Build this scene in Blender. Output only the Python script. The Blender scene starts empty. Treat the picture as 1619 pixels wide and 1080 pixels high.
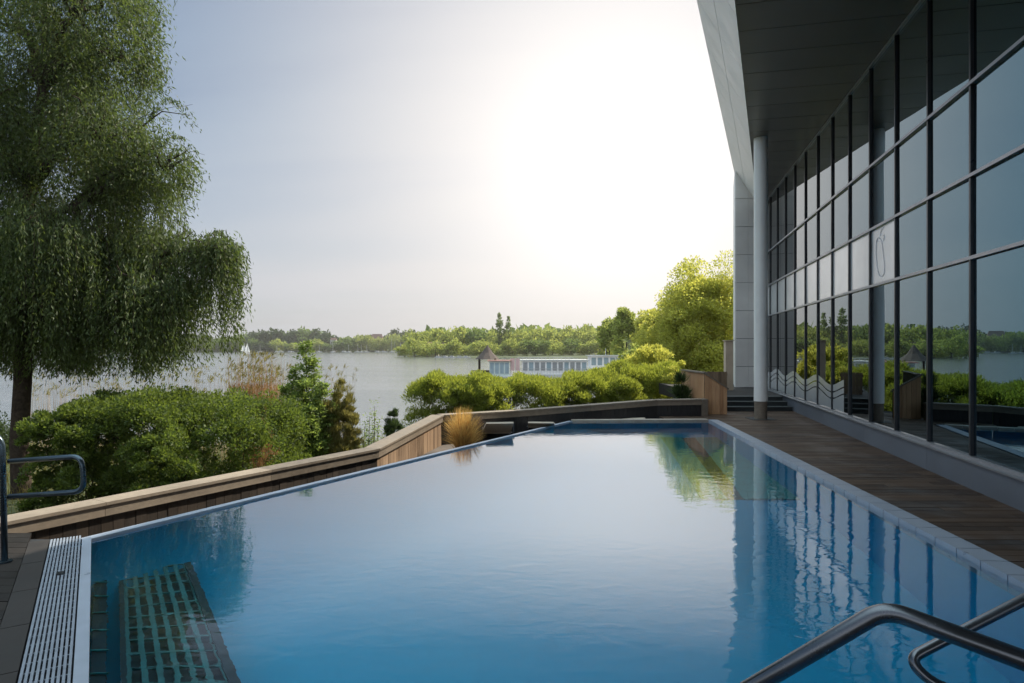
import bpy, math, random
import numpy as np
from mathutils import Vector, Matrix

C = bpy.context.scene.collection
SC = bpy.context.scene
rng = np.random.default_rng(7)
random.seed(7)
F = 1000.0            # focal length in photo pixels (photo 1619 px wide)
EYE = 1.65
HZ = 552.0            # horizon row

# ------------------------------------------------------------ camera
cam = bpy.data.cameras.new('camera')
camo = bpy.data.objects.new('camera', cam); C.objects.link(camo)
camo.location = (0, 0, EYE); camo.rotation_euler = (math.radians(90), 0, 0)
cam.sensor_width = 36; cam.lens = 36*F/1619
cam.shift_y = (HZ-540)/1619; cam.clip_end = 12000; cam.clip_start = 0.05
SC.camera = camo

# ------------------------------------------------------------ sky
SUN_AZ, SUN_EL = math.radians(55.0), math.radians(45.0)
GLOW = Vector((math.sin(math.radians(9.5))*math.cos(math.radians(15.5)), math.cos(math.radians(9.5))*math.cos(math.radians(15.5)), math.sin(math.radians(15.5))))   # centre of the glow painted into the sky, apart from the sun
SD = Vector((math.sin(SUN_AZ)*math.cos(SUN_EL), math.cos(SUN_AZ)*math.cos(SUN_EL), math.sin(SUN_EL)))
W = bpy.data.worlds.new("World"); SC.world = W; W.use_nodes = True

class NT:
    def __init__(s, tree): s.t = tree; s.n = tree.nodes; s.l = tree.links
    def node(s, typ, ins=None, **props):
        nd = s.n.new(typ)
        for k, v in props.items(): setattr(nd, k, v)
        for k, v in (ins or {}).items():
            sock = nd.inputs[k]
            if isinstance(v, bpy.types.NodeSocket): s.l.new(v, sock)
            else: sock.default_value = v
        return nd
    def math(s, op, a, b=0.0, clamp=False):
        return s.node('ShaderNodeMath', {0: a, 1: b}, operation=op, use_clamp=clamp).outputs[0]
    def ramp(s, fac, stops):
        r = s.node('ShaderNodeValToRGB', {0: fac})
        e = r.color_ramp.elements
        while len(e) < len(stops): e.new(0.5)
        for i, (p, c) in enumerate(stops):
            e[i].position = p; e[i].color = (c[0], c[1], c[2], 1)
        return r.outputs[0]
    def mix(s, fac, a, b, blend='MIX'):
        m = s.node('ShaderNodeMix', data_type='RGBA', blend_type=blend)
        for i, v in ((0, fac), (6, a), (7, b)):
            if isinstance(v, bpy.types.NodeSocket): s.l.new(v, m.inputs[i])
            else: m.inputs[i].default_value = (*v, 1) if i else v
        return m.outputs[2]

def build_world():
    t = NT(W.node_tree); t.n.clear()
    STR = 0.076
    sky = t.node('ShaderNodeTexSky', sky_type='NISHITA', sun_disc=False, sun_elevation=SUN_EL, sun_rotation=SUN_AZ,
                 air_density=1.0, dust_density=1.0, ozone_density=2.0)
    tc = t.node('ShaderNodeTexCoord').outputs['Generated']
    nrm = t.node('ShaderNodeVectorMath', {0: tc}, operation='NORMALIZE').outputs[0]
    d = t.node('ShaderNodeVectorMath', {0: nrm, 1: tuple(GLOW)}, operation='DOT_PRODUCT').outputs['Value']
    d = t.math('MAXIMUM', d, 0.0)
    sep = t.node('ShaderNodeSeparateXYZ', {0: nrm})
    z = t.math('MAXIMUM', sep.outputs[2], 0.0)
    # high thin cloud streaks: project the direction on a plane overhead
    zz = t.math('ADD', z, 0.18)
    u = t.math('DIVIDE', sep.outputs[0], zz); v = t.math('DIVIDE', sep.outputs[1], zz)
    cv = t.node('ShaderNodeCombineXYZ', {0: u, 1: v, 2: 0.0}).outputs[0]
    mp = t.node('ShaderNodeMapping', {0: cv, 'Rotation': (0, 0, math.radians(52)), 'Scale': (0.35, 1.5, 1)}).outputs[0]
    nz = t.node('ShaderNodeTexNoise', {'Vector': mp, 'Scale': 1.1, 'Detail': 7.0, 'Roughness': 0.5, 'Distortion': 0.5}).outputs[0]
    streak = t.node('ShaderNodeMapRange', {0: nz, 1: 0.32, 2: 0.72, 3: 0.0, 4: 1.0}, interpolation_type='SMOOTHSTEP').outputs[0]
    lowv = t.node('ShaderNodeMapRange', {0: z, 1: 0.02, 2: 0.47, 3: 1.0, 4: 0.0}, interpolation_type='SMOOTHSTEP').outputs[0]
    cover = t.math('ADD', t.math('MULTIPLY', lowv, 0.72), t.math('MULTIPLY', streak, 0.42), clamp=True)
    base = t.mix(1.0, sky.outputs[0], (SKYK, SKYK, SKYK*1.0), 'MULTIPLY')
    cloudc = t.mix(lowv, (1.2, 2.6, 4.1), (4.5, 4.7, 5.15))
    col = t.mix(cover, base, cloudc)
    # bright glow painted into the sky colour, away from the sun's direction
    g1 = t.math('MULTIPLY', t.math('POWER', d, 22.0), 3.6)
    g2 = t.math('MULTIPLY', t.math('POWER', d, 8.0), 1.5)
    g3 = t.math('MULTIPLY', t.math('POWER', d, 3.0), 0.15)
    gs = t.math('MULTIPLY', t.math('ADD', t.math('ADD', g1, g2), g3), t.math('ADD', t.math('MULTIPLY', streak, 0.25), 0.85))
    fac = t.math('SUBTRACT', 1.0, t.math('POWER', 2.718, t.math('MULTIPLY', gs, -0.62)))
    tot = t.mix(fac, col, (6.75, 6.45, 6.25))
    core = t.node('ShaderNodeVectorMath', {0: (1.0, .93, .86), 'Scale': t.math('MULTIPLY', t.math('POWER', d, 38.0), 3.0)}, operation='SCALE').outputs[0]
    tot = t.node('ShaderNodeVectorMath', {0: tot, 1: core}, operation='ADD').outputs[0]
    # added sky brightness overhead, out of view, to light the pool floor
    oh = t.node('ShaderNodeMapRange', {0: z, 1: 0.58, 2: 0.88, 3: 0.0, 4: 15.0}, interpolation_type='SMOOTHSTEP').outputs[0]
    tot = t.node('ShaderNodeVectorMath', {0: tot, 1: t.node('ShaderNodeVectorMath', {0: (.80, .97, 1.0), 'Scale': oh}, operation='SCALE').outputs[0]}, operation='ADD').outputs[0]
    # added unseen fill behind the camera, brightens surfaces facing it
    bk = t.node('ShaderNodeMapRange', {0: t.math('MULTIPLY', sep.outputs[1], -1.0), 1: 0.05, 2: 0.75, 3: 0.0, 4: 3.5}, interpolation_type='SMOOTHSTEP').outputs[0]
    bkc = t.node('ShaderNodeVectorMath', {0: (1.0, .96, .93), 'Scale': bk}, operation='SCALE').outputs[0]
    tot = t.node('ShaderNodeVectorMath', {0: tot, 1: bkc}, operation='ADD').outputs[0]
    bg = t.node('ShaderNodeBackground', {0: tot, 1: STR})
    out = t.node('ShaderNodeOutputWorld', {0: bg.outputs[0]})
SKYK = 0.8
build_world()

# ------------------------------------------------------------ sun
sl = bpy.data.lights.new('sun', 'SUN'); sl.energy = 4.2; sl.angle = math.radians(0.6); sl.color = (1.0, 0.90, 0.74)
so = bpy.data.objects.new('sun', sl); C.objects.link(so); so.location = (20, 60, 40)
so.rotation_euler = SD.to_track_quat('Z', 'Y').to_euler()

SC.view_settings.view_transform = 'Standard'; SC.view_settings.look = 'None'
SC.view_settings.exposure = 0.8; SC.view_settings.gamma = 1.0
SC.cycles.max_bounces = 9; SC.cycles.transparent_max_bounces = 24; SC.cycles.transmission_bounces = 6
SC.cycles.glossy_bounces = 5; SC.cycles.diffuse_bounces = 3
SC.cycles.sample_clamp_indirect = 4.0; SC.cycles.caustics_refractive = True; SC.cycles.caustics_reflective = False
SC.cycles.use_denoising = True

# ------------------------------------------------------------ helpers
def P(px, py, Y):     # the point at depth Y seen at photo pixel (px, py)
    return Vector(((px-810)*Y/F, Y, EYE-(py-HZ)*Y/F))

class MB:
    def __init__(s): s.v = []; s.f = []
    def poly(s, pts):
        n = len(s.v); s.v += [tuple(p) for p in pts]; s.f.append(tuple(range(n, n+len(pts)))); return s
    def prism(s, pts, z0, z1):          # pts counter-clockwise (x, y); z0/z1 numbers or lists
        n = len(pts); b = len(s.v)
        if not hasattr(z0, '__len__'): z0 = [z0]*n
        if not hasattr(z1, '__len__'): z1 = [z1]*n
        s.v += [(p[0], p[1], z) for p, z in zip(pts, z0)] + [(p[0], p[1], z) for p, z in zip(pts, z1)]
        s.f.append(tuple(reversed(range(b, b+n)))); s.f.append(tuple(range(b+n, b+2*n)))
        for i in range(n):
            j = (i+1) % n; s.f.append((b+i, b+j, b+n+j, b+n+i))
        return s
    def box(s, x0, x1, y0, y1, z0, z1): return s.prism([(x0, y0), (x1, y0), (x1, y1), (x0, y1)], z0, z1)
    def hexa(s, q):                      # 8 corners: bottom four, top four
        b = len(s.v); s.v += [tuple(p) for p in q]
        for f in ((3, 2, 1, 0), (4, 5, 6, 7), (0, 1, 5, 4), (1, 2, 6, 5), (2, 3, 7, 6), (3, 0, 4, 7)):
            s.f.append(tuple(b+i for i in f))
        return s
    def beam(s, a, b, w, h, up=(0, 0, 1)):     # bar from a to b, w wide, h high, centred
        a = Vector(a); b = Vector(b); d = (b-a).normalized(); up = Vector(up)
        sd = d.cross(up)
        if sd.length < 1e-4: sd = d.cross(Vector((0, 1, 0)))
        sd.normalize(); u = sd.cross(d)
        sd *= w/2; u *= h/2
        return s.hexa([a-sd-u, a+sd-u, b+sd-u, b-sd-u, a-sd+u, a+sd+u, b+sd+u, b-sd+u])
    def tube(s, pts, r, n=10, cap=True):
        pts = [Vector(p) for p in pts]; m = len(pts)
        if not hasattr(r, '__len__'): r = [r]*m
        b = len(s.v); prev = None
        for i, p in enumerate(pts):
            d = (pts[min(i+1, m-1)]-pts[max(i-1, 0)]).normalized()
            if prev is None:
                a = d.orthogonal().normalized()
            else:
                a = (prev-d*prev.dot(d)).normalized()
            prev = a; c = d.cross(a)
            for k in range(n):
                t = 2*math.pi*k/n
                s.v.append(tuple(p+(a*math.cos(t)+c*math.sin(t))*r[i]))
        for i in range(m-1):
            for k in range(n):
                k2 = (k+1) % n
                s.f.append((b+i*n+k, b+i*n+k2, b+(i+1)*n+k2, b+(i+1)*n+k))
        if cap:
            s.f.append(tuple(reversed(range(b, b+n)))); s.f.append(tuple(range(b+(m-1)*n, b+m*n)))
        return s
    def build(s, name, mat, parent=None, smooth=False, bevel=0):
        me = bpy.data.meshes.new(name); me.from_pydata(s.v, [], s.f)
        if smooth: me.polygons.foreach_set('use_smooth', [True]*len(me.polygons))
        me.materials.append(mat); me.update()
        o = bpy.data.objects.new(name, me); C.objects.link(o)
        if parent:
            o.parent = parent
            o.matrix_parent_inverse = Matrix.Translation(parent.location).inverted() if parent.rotation_euler.z == 0 else parent_inv(parent)
        if bevel:
            md = o.modifiers.new('bevel', 'BEVEL'); md.width = bevel; md.segments = 2; md.limit_method = 'ANGLE'
        return o
def parent_inv(p):
    return (Matrix.Translation(p.location) @ p.rotation_euler.to_matrix().to_4x4()).inverted()

def rounded(pts, r, k=6):      # fillet the corners of a polyline
    pts = [Vector(p) for p in pts]; out = [pts[0]]
    for i in range(1, len(pts)-1):
        a, b, c = pts[i-1], pts[i], pts[i+1]
        rr = min(r, (a-b).length*.49, (c-b).length*.49)
        p0 = b+(a-b).normalized()*rr; p1 = b+(c-b).normalized()*rr
        for q in range(k+1):
            t = q/k; out.append(p0*(1-t)**2+b*2*t*(1-t)+p1*t*t)
    out.append(pts[-1]); return out

def tag(o, label=None, cat=None, group=None, kind=None):
    if label: o['label'] = label
    if cat: o['category'] = cat
    if group: o['group'] = group
    if kind: o['kind'] = kind
    return o
def empty(name, loc=(0, 0, 0), rz=0.0):
    o = bpy.data.objects.new(name, None); C.objects.link(o)
    o.location = loc; o.rotation_euler = (0, 0, rz); o.empty_display_size = .2
    return o
def dup(root, loc, rz=0.0, sc=None, label=None):
    r = root.copy(); C.objects.link(r); r.location = loc; r.rotation_euler = (0, 0, rz)
    if sc: r.scale = sc if hasattr(sc, '__len__') else (sc,)*3
    if label: r['label'] = label
    for ch in list(root.children):
        c = ch.copy(); C.objects.link(c); c.parent = r
        for g in ch.children:
            e = g.copy(); C.objects.link(e); e.parent = c
    return r

# ------------------------------------------------------------ materials
MATS = {}
def newmat(name):
    m = bpy.data.materials.new(name); m.use_nodes = True; t = NT(m.node_tree)
    b = m.node_tree.nodes['Principled BSDF']; MATS[name] = m
    return m, t, b
def setin(t, b, **kw):
    for k, v in kw.items():
        k = k.replace('_', ' ')
        if isinstance(v, bpy.types.NodeSocket): t.l.new(v, b.inputs[k])
        else: b.inputs[k].default_value = v
def bump(t, h, strength, dist=0.01):
    return t.node('ShaderNodeBump', {'Height': h, 'Strength': strength, 'Distance': dist}).outputs[0]
def plain(name, col, rough=.5, metal=0.0, var=.15, scale=6.0, bmp=0.0, spec=.5):
    m, t, b = newmat(name)
    co = t.node('ShaderNodeTexCoord').outputs['Object']
    nz = t.node('ShaderNodeTexNoise', {'Vector': co, 'Scale': scale, 'Detail': 5.0, 'Roughness': .6}).outputs[0]
    c0 = [c*(1-var) for c in col]; c1 = [min(1, c*(1+var)) for c in col]
    setin(t, b, Base_Color=t.ramp(nz, [(.3, c0), (.7, c1)]), Metallic=metal, Specular_IOR_Level=spec)
    rr = t.node('ShaderNodeMapRange', {0: nz, 1: .3, 2: .7, 3: max(0, rough-.08), 4: min(1, rough+.08)}).outputs[0]
    setin(t, b, Roughness=rr)
    if bmp: setin(t, b, Normal=bump(t, nz, bmp))
    return m
def wood(name, c0, c1, stretch=(1, 1, 1), rough=.7, scale=3.0, spec=.3):
    m, t, b = newmat(name)
    co = t.node('ShaderNodeTexCoord').outputs['Object']
    mp = t.node('ShaderNodeMapping', {0: co, 'Scale': stretch}).outputs[0]
    n1 = t.node('ShaderNodeTexNoise', {'Vector': mp, 'Scale': scale*8, 'Detail': 6.0, 'Roughness': .65}).outputs[0]
    n2 = t.node('ShaderNodeTexNoise', {'Vector': co, 'Scale': 1.6, 'Detail': 4.0}).outputs[0]
    isl = t.node('ShaderNodeNewGeometry').outputs['Random Per Island']
    f = t.math('ADD', t.math('ADD', t.math('MULTIPLY', n1, .45), t.math('MULTIPLY', n2, .35)), t.math('MULTIPLY', isl, .3))
    setin(t, b, Base_Color=t.ramp(f, [(.32, c0), (.78, c1)]), Roughness=t.node('ShaderNodeMapRange', {0: n2, 1: .38, 2: .6, 3: rough-.22, 4: rough+.08}).outputs[0], Specular_IOR_Level=spec, Normal=bump(t, n1, .35, .004))
    return m
def leafmat(name, c0, c1, trans, tamt=.45, gloss=True):
    m, t, b = newmat(name); t.n.remove(b)
    isl = t.node('ShaderNodeNewGeometry').outputs['Random Per Island']
    co = t.node('ShaderNodeTexCoord').outputs['Object']
    n2 = t.node('ShaderNodeTexNoise', {'Vector': co, 'Scale': .9, 'Detail': 3.0}).outputs[0]
    f = t.math('ADD', t.math('MULTIPLY', isl, .6), t.math('MULTIPLY', n2, .5))
    col = t.ramp(f, [(.2, c0), (.85, c1)])
    d = t.node('ShaderNodeBsdfPrincipled', {'Base Color': col, 'Roughness': .55, 'Specular IOR Level': .35 if gloss else .1})
    tc = t.mix(.5, col, trans)
    tr = t.node('ShaderNodeBsdfTranslucent', {0: tc})
    mx = t.node('ShaderNodeMixShader', {0: tamt, 1: d.outputs[0], 2: tr.outputs[0]})
    t.l.new(mx.outputs[0], m.node_tree.nodes['Material Output'].inputs[0])
    return m

M_deck = wood('deck_boards', (.030, .018, .012), (.125, .080, .052), (.12, 2.2, 1), .62, 3.0)
M_cap = wood('weathered_cap_board', (.10, .082, .064), (.27, .22, .17), (.6, .6, 1), .8, 2.0)
M_plank = wood('vertical_planks', (.13, .085, .055), (.36, .25, .165), (2, 2, .15), .75, 2.0)
M_warm = wood('warm_cedar_planks', (.32, .16, .08), (.66, .40, .22), (2, 2, .15), .7, 2.0)
M_darkwall = plain('dark_stained_board', (.022, .020, .020), .6, 0, .3, 4)
M_stone = plain('dark_edging_stone', (.018, .0145, .013), .75, 0, .3, 5, .2)
M_coping = plain('pale_coping_tile', (.32, .36, .43), .35, 0, .08, 7, .05)
M_gratebar = plain('white_grate_bar', (.22, .25, .30), .45, 0, .08, 9)
M_dark = plain('dark_void', (.012, .014, .018), .8, 0, .1)
M_alu = plain('grey_aluminium', (.34, .35, .37), .38, .7, .06, 3)
M_frame = plain('dark_mullion', (.05, .055, .062), .35, .6, .1, 3)
M_white = plain('white_paint', (.88, .86, .84), .45, 0, .05, 2)
M_plinth = plain('grey_plinth', (.13, .145, .17), .5, 0, .12, 2, .05)
M_steel = plain('dark_steel_tube', (.13, .14, .155), .26, .85, .1, 5)
M_teal = plain('blue_grey_steel_tube', (.07, .10, .125), .3, .75, .1, 5)
M_canvas = plain('beige_canvas', (.55, .47, .38), .85, 0, .08, 20, .1)
M_bark = plain('bark', (.055, .042, .032), .9, 0, .45, 14, .8, .1)
M_step = plain('dark_steps', (.035, .042, .045), .6, 0, .2, 5)
M_interior = plain('interior_wall', (.10, .10, .10), .8, 0, .2, 1)

def soffit_mat():
    m, t, b = newmat('soffit_metal_panel')
    co = t.node('ShaderNodeTexCoord').outputs['Object']
    isl = t.node('ShaderNodeNewGeometry').outputs['Random Per Island']
    mp = t.node('ShaderNodeMapping', {0: co, 'Scale': (.6, 1, 1)}).outputs[0]
    nz = t.node('ShaderNodeTexNoise', {'Vector': mp, 'Scale': 1.2, 'Detail': 3.0}).outputs[0]
    n2 = t.node('ShaderNodeTexNoise', {'Vector': co, 'Scale': .7, 'Detail': 3.0}).outputs[0]
    f = t.math('ADD', t.math('MULTIPLY', isl, .5), t.math('MULTIPLY', n2, .5))
    setin(t, b, Base_Color=t.ramp(f, [(.2, (.20, .185, .17)), (.8, (.27, .25, .23))]), Metallic=.85,
          Roughness=t.node('ShaderNodeMapRange', {0: nz, 1: .3, 2: .7, 3: .34, 4: .40}).outputs[0])
    return m
M_soffit = soffit_mat()

def glass_mat(name, tint, ior, through):
    m, t, b = newmat(name); t.n.remove(b)
    co = t.node('ShaderNodeTexCoord').outputs['Object']
    nz = t.node('ShaderNodeTexNoise', {'Vector': co, 'Scale': .9, 'Detail': 1.5}).outputs[0]
    nn = bump(t, nz, .02, .05)
    fr = t.node('ShaderNodeFresnel', {'IOR': ior, 'Normal': nn}).outputs[0]
    fcg = t.node('ShaderNodeLayerWeight', {'Blend': .5, 'Normal': nn}).outputs['Facing']
    gc = t.mix(t.node('ShaderNodeMapRange', {0: fcg, 1: .45, 2: .85, 3: 0.0, 4: 1.0}).outputs[0], tint, (1.0, 1.0, 1.0))
    g = t.node('ShaderNodeBsdfGlossy', {'Color': gc, 'Roughness': 0.0, 'Normal': nn})
    tr = t.node('ShaderNodeBsdfTransparent', {'Color': (*through, 1)})
    mx = t.node('ShaderNodeMixShader', {0: fr, 1: tr.outputs[0], 2: g.outputs[0]})
    t.l.new(mx.outputs[0], m.node_tree.nodes['Material Output'].inputs[0])
    return m
M_glass = glass_mat('coated_facade_glass', (.30, .74, 1.0), 3.0, (.05, .06, .07))
def frosted_mat():
    m, t, b = newmat('frosted_glass')
    co = t.node('ShaderNodeTexCoord').outputs['Object']
    nz = t.node('ShaderNodeTexNoise', {'Vector': co, 'Scale': 3.0, 'Detail': 3.0}).outputs[0]
    setin(t, b, Base_Color=t.ramp(nz, [(.3, (.66, .68, .69)), (.7, (.72, .74, .75))]), Roughness=.22, Metallic=.45, Specular_IOR_Level=1.0)
    return m
M_frost = frosted_mat()
M_line = plain('etched_line', (.70, .70, .74), .5, 0, .05)

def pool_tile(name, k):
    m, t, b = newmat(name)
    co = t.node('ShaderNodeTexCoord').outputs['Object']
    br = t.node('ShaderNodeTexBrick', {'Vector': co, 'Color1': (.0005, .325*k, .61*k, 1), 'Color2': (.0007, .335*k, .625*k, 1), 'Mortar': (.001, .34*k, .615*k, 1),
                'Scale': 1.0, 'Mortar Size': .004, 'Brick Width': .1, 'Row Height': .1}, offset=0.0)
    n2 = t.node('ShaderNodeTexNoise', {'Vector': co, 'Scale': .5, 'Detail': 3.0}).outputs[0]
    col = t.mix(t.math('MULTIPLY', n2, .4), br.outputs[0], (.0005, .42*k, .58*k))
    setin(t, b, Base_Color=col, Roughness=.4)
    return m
M_pool = pool_tile('blue_pool_mosaic', 1.0); M_poolwall = pool_tile('light_lifted_wall_mosaic', 1.2)  # wall colour lifted to make up for dim light on the basin sides
M_bench = plain('teal_bench_slat', (.02, .30, .31), .5, 0, .2, 6)
M_benchbar = plain('dark_teal_bar', (.015, .16, .18), .5, 0, .25, 6)
M_benchdark = plain('dark_bench_gap', (.004, .04, .06), .6, 0, .2, 6)

def pool_water():
    m, t, b = newmat('pool_water'); t.n.remove(b)
    co = t.node('ShaderNodeTexCoord').outputs['Object']
    n1 = t.node('ShaderNodeTexNoise', {'Vector': t.node('ShaderNodeMapping', {0: co, 'Scale': (1.0, 1.6, 1)}).outputs[0], 'Scale': 5.0, 'Detail': 2.5, 'Roughness': .5, 'Distortion': .4}).outputs[0]
    n2 = t.node('ShaderNodeTexNoise', {'Vector': co, 'Scale': .8, 'Detail': 2.0}).outputs[0]
    amp = t.node('ShaderNodeMapRange', {0: n2, 1: .35, 2: .65, 3: .35, 4: 1.0}).outputs[0]
    h = t.math('MULTIPLY', n1, amp)
    nn = bump(t, h, .13, .018)
    fc = t.node('ShaderNodeLayerWeight', {'Blend': .5, 'Normal': nn}).outputs['Facing']
    rf = t.ramp(fc, [(0, (.025,)*3), (.53, (.018,)*3), (.58, (.045,)*3), (.65, (.21,)*3), (.72, (.39,)*3), (.82, (.48,)*3), (.9, (.72,)*3), (1, (.98,)*3)])
    rr = t.node('ShaderNodeBsdfRefraction', {'Color': (.93, .99, 1, 1), 'Roughness': 0.0, 'IOR': 1.33, 'Normal': nn})
    gg = t.node('ShaderNodeBsdfGlossy', {'Color': (1, 1, 1, 1), 'Roughness': 0.0, 'Normal': nn})
    g = t.node('ShaderNodeMixShader', {0: rf, 1: rr.outputs[0], 2: gg.outputs[0]})
    t.l.new(g.outputs[0], m.node_tree.nodes['Material Output'].inputs[0])
    return m
M_water = pool_water()

def lake_mat():
    m, t, b = newmat('lake_water')
    co = t.node('ShaderNodeTexCoord').outputs['Object']
    n1 = t.node('ShaderNodeTexNoise', {'Vector': t.node('ShaderNodeMapping', {0: co, 'Scale': (.5, 1.4, 1)}).outputs[0], 'Scale': 1.7, 'Detail': 5.0, 'Roughness': .6}).outputs[0]
    n2 = t.node('ShaderNodeTexNoise', {'Vector': t.node('ShaderNodeMapping', {0: co, 'Scale': (.03, .1, 1)}).outputs[0], 'Scale': 1.0, 'Detail': 3.0}).outputs[0]
    st = t.node('ShaderNodeMapRange', {0: n2, 1: .35, 2: .65, 3: .35, 4: .8}).outputs[0]
    bp = t.node('ShaderNodeBump', {'Height': n1, 'Strength': st, 'Distance': .11}).outputs[0]
    setin(t, b, Base_Color=(.12, .135, .15, 1), Roughness=.10, IOR=1.7, Normal=bp, Specular_IOR_Level=.8)
    return m
M_lake = lake_mat()

def ground_mat():
    m, t, b = newmat('ground_soil_grass')
    co = t.node('ShaderNodeTexCoord').outputs['Object']
    nz = t.node('ShaderNodeTexNoise', {'Vector': co, 'Scale': 1.3, 'Detail': 8.0, 'Roughness': .7}).outputs[0]
    setin(t, b, Base_Color=t.ramp(nz, [(.3, (.03, .035, .015)), (.5, (.05, .07, .022)), (.72, (.10, .09, .05))]), Roughness=.95, Normal=bump(t, nz, .6, .1))
    return m
M_ground = ground_mat()

L_willow = leafmat('willow_leaf', (.024, .048, .013), (.098, .130, .040), (.22, .30, .045), .44)
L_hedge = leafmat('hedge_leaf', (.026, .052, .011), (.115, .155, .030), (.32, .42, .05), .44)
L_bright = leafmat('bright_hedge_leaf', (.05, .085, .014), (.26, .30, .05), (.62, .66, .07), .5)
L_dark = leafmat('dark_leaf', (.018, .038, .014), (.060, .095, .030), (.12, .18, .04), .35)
L_spire = leafmat('pale_shrub_leaf', (.07, .12, .028), (.25, .33, .09), (.46, .58, .10), .46)
L_yellow = leafmat('yellow_green_leaf', (.20, .25, .04), (.46, .47, .09), (.85, .78, .14), .58)
L_far = leafmat('far_tree_leaf', (.06, .11, .03), (.17, .24, .06), (.34, .42, .09), .42, False)
L_far2 = leafmat('far_tree_leaf_light', (.14, .19, .04), (.33, .38, .09), (.60, .62, .14), .48, False)
L_far3 = leafmat('far_tree_leaf_dark', (.022, .042, .020), (.06, .095, .038), (.12, .17, .05), .35, False)
L_orange = leafmat('orange_grass', (.34, .17, .05), (.75, .52, .20), (.85, .55, .14), .5)
L_olive = leafmat('olive_reed_leaf', (.08, .09, .025), (.27, .24, .08), (.42, .36, .08), .42)
L_reed = leafmat('pale_reed_stalk', (.22, .15, .10), (.50, .40, .30), (.5, .36, .22), .3)
L_rust = leafmat('rust_reed', (.16, .08, .035), (.42, .25, .12), (.48, .28, .10), .4)

# ------------------------------------------------------------ foliage meshes
def unit(a):
    return a/np.maximum(np.linalg.norm(a, axis=1, keepdims=True), 1e-9)
def leaves(name, mat, pts, dirs, length, width, parent=None, droopjit=.35, add=None):
    n = len(pts); pts = np.asarray(pts, float)
    d = unit(np.asarray(dirs, float)+rng.normal(0, droopjit, (n, 3)))
    r = unit(np.cross(d, rng.normal(0, 1, (n, 3))))
    L = (length*rng.uniform(.65, 1.3, (n, 1))); Wd = (width*rng.uniform(.7, 1.25, (n, 1)))
    nrm = np.cross(d, r)
    a = pts; b = pts+d*L*.45+r*Wd*.5+nrm*L*.06; c = pts+d*L; e = pts+d*L*.45-r*Wd*.5+nrm*L*.06
    v = np.stack([a, b, c, e], 1).reshape(-1, 3)
    me = bpy.data.meshes.new(name)
    nv = len(v); me.vertices.add(nv); me.vertices.foreach_set('co', v.astype(np.float32).ravel())
    me.loops.add(nv); me.loops.foreach_set('vertex_index', np.arange(nv, dtype=np.int32))
    me.polygons.add(n); me.polygons.foreach_set('loop_start', np.arange(0, nv, 4, dtype=np.int32))
    me.polygons.foreach_set('loop_total', np.full(n, 4, dtype=np.int32))
    me.materials.append(mat); me.update(calc_edges=True)
    o = bpy.data.objects.new(name, me); C.objects.link(o)
    if parent:
        o.parent = parent; o.matrix_parent_inverse = Matrix.Translation(parent.location).inverted()
    return o
def blades(name, mat, base, tips, width, parent=None, seg=3, bend=.25, ball=None):
    """grass blades / stalks: curved tapered ribbons from base to tip"""
    base = np.asarray(base, float); tips = np.asarray(tips, float); n = len(base)
    side = unit(np.cross(tips-base, rng.normal(0, 1, (n, 3))))
    out = (tips-base)*np.array([1, 1, 0]); rows = []
    for k in range(seg+1):
        t = k/seg
        p = base+(tips-base)*t - out*bend*math.sin(math.pi*t)*.6
        p[:, 2] += (tips-base)[:, 2]*bend*math.sin(math.pi*t)*.35
        w = width*(1-t*.85)
        rows.append((p-side*w/2, p+side*w/2))
    v = np.stack([x for r in rows for x in r], 1).reshape(-1, 3)
    m = 2*(seg+1)
    idx = []
    for k in range(seg): idx += [2*k, 2*k+1, 2*k+3, 2*k+2]
    idx = (np.arange(n)[:, None]*m+np.array(idx)[None]).ravel().astype(np.int32)
    me = bpy.data.meshes.new(name)
    me.vertices.add(len(v)); me.vertices.foreach_set('co', v.astype(np.float32).ravel())
    me.loops.add(len(idx)); me.loops.foreach_set('vertex_index', idx)
    me.polygons.add(n*seg); me.polygons.foreach_set('loop_start', np.arange(0, len(idx), 4, dtype=np.int32))
    me.polygons.foreach_set('loop_total', np.full(n*seg, 4, dtype=np.int32))
    me.materials.append(mat); me.update(calc_edges=True)
    o = bpy.data.objects.new(name, me); C.objects.link(o)
    if parent:
        o.parent = parent; o.matrix_parent_inverse = Matrix.Translation(parent.location).inverted()
    return o
def ball(n, r=1.0, shell=.5):
    d = unit(rng.normal(0, 1, (n, 3))); return d*(rng.uniform(shell**3, 1, (n, 1))**(1/3))*r

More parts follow.
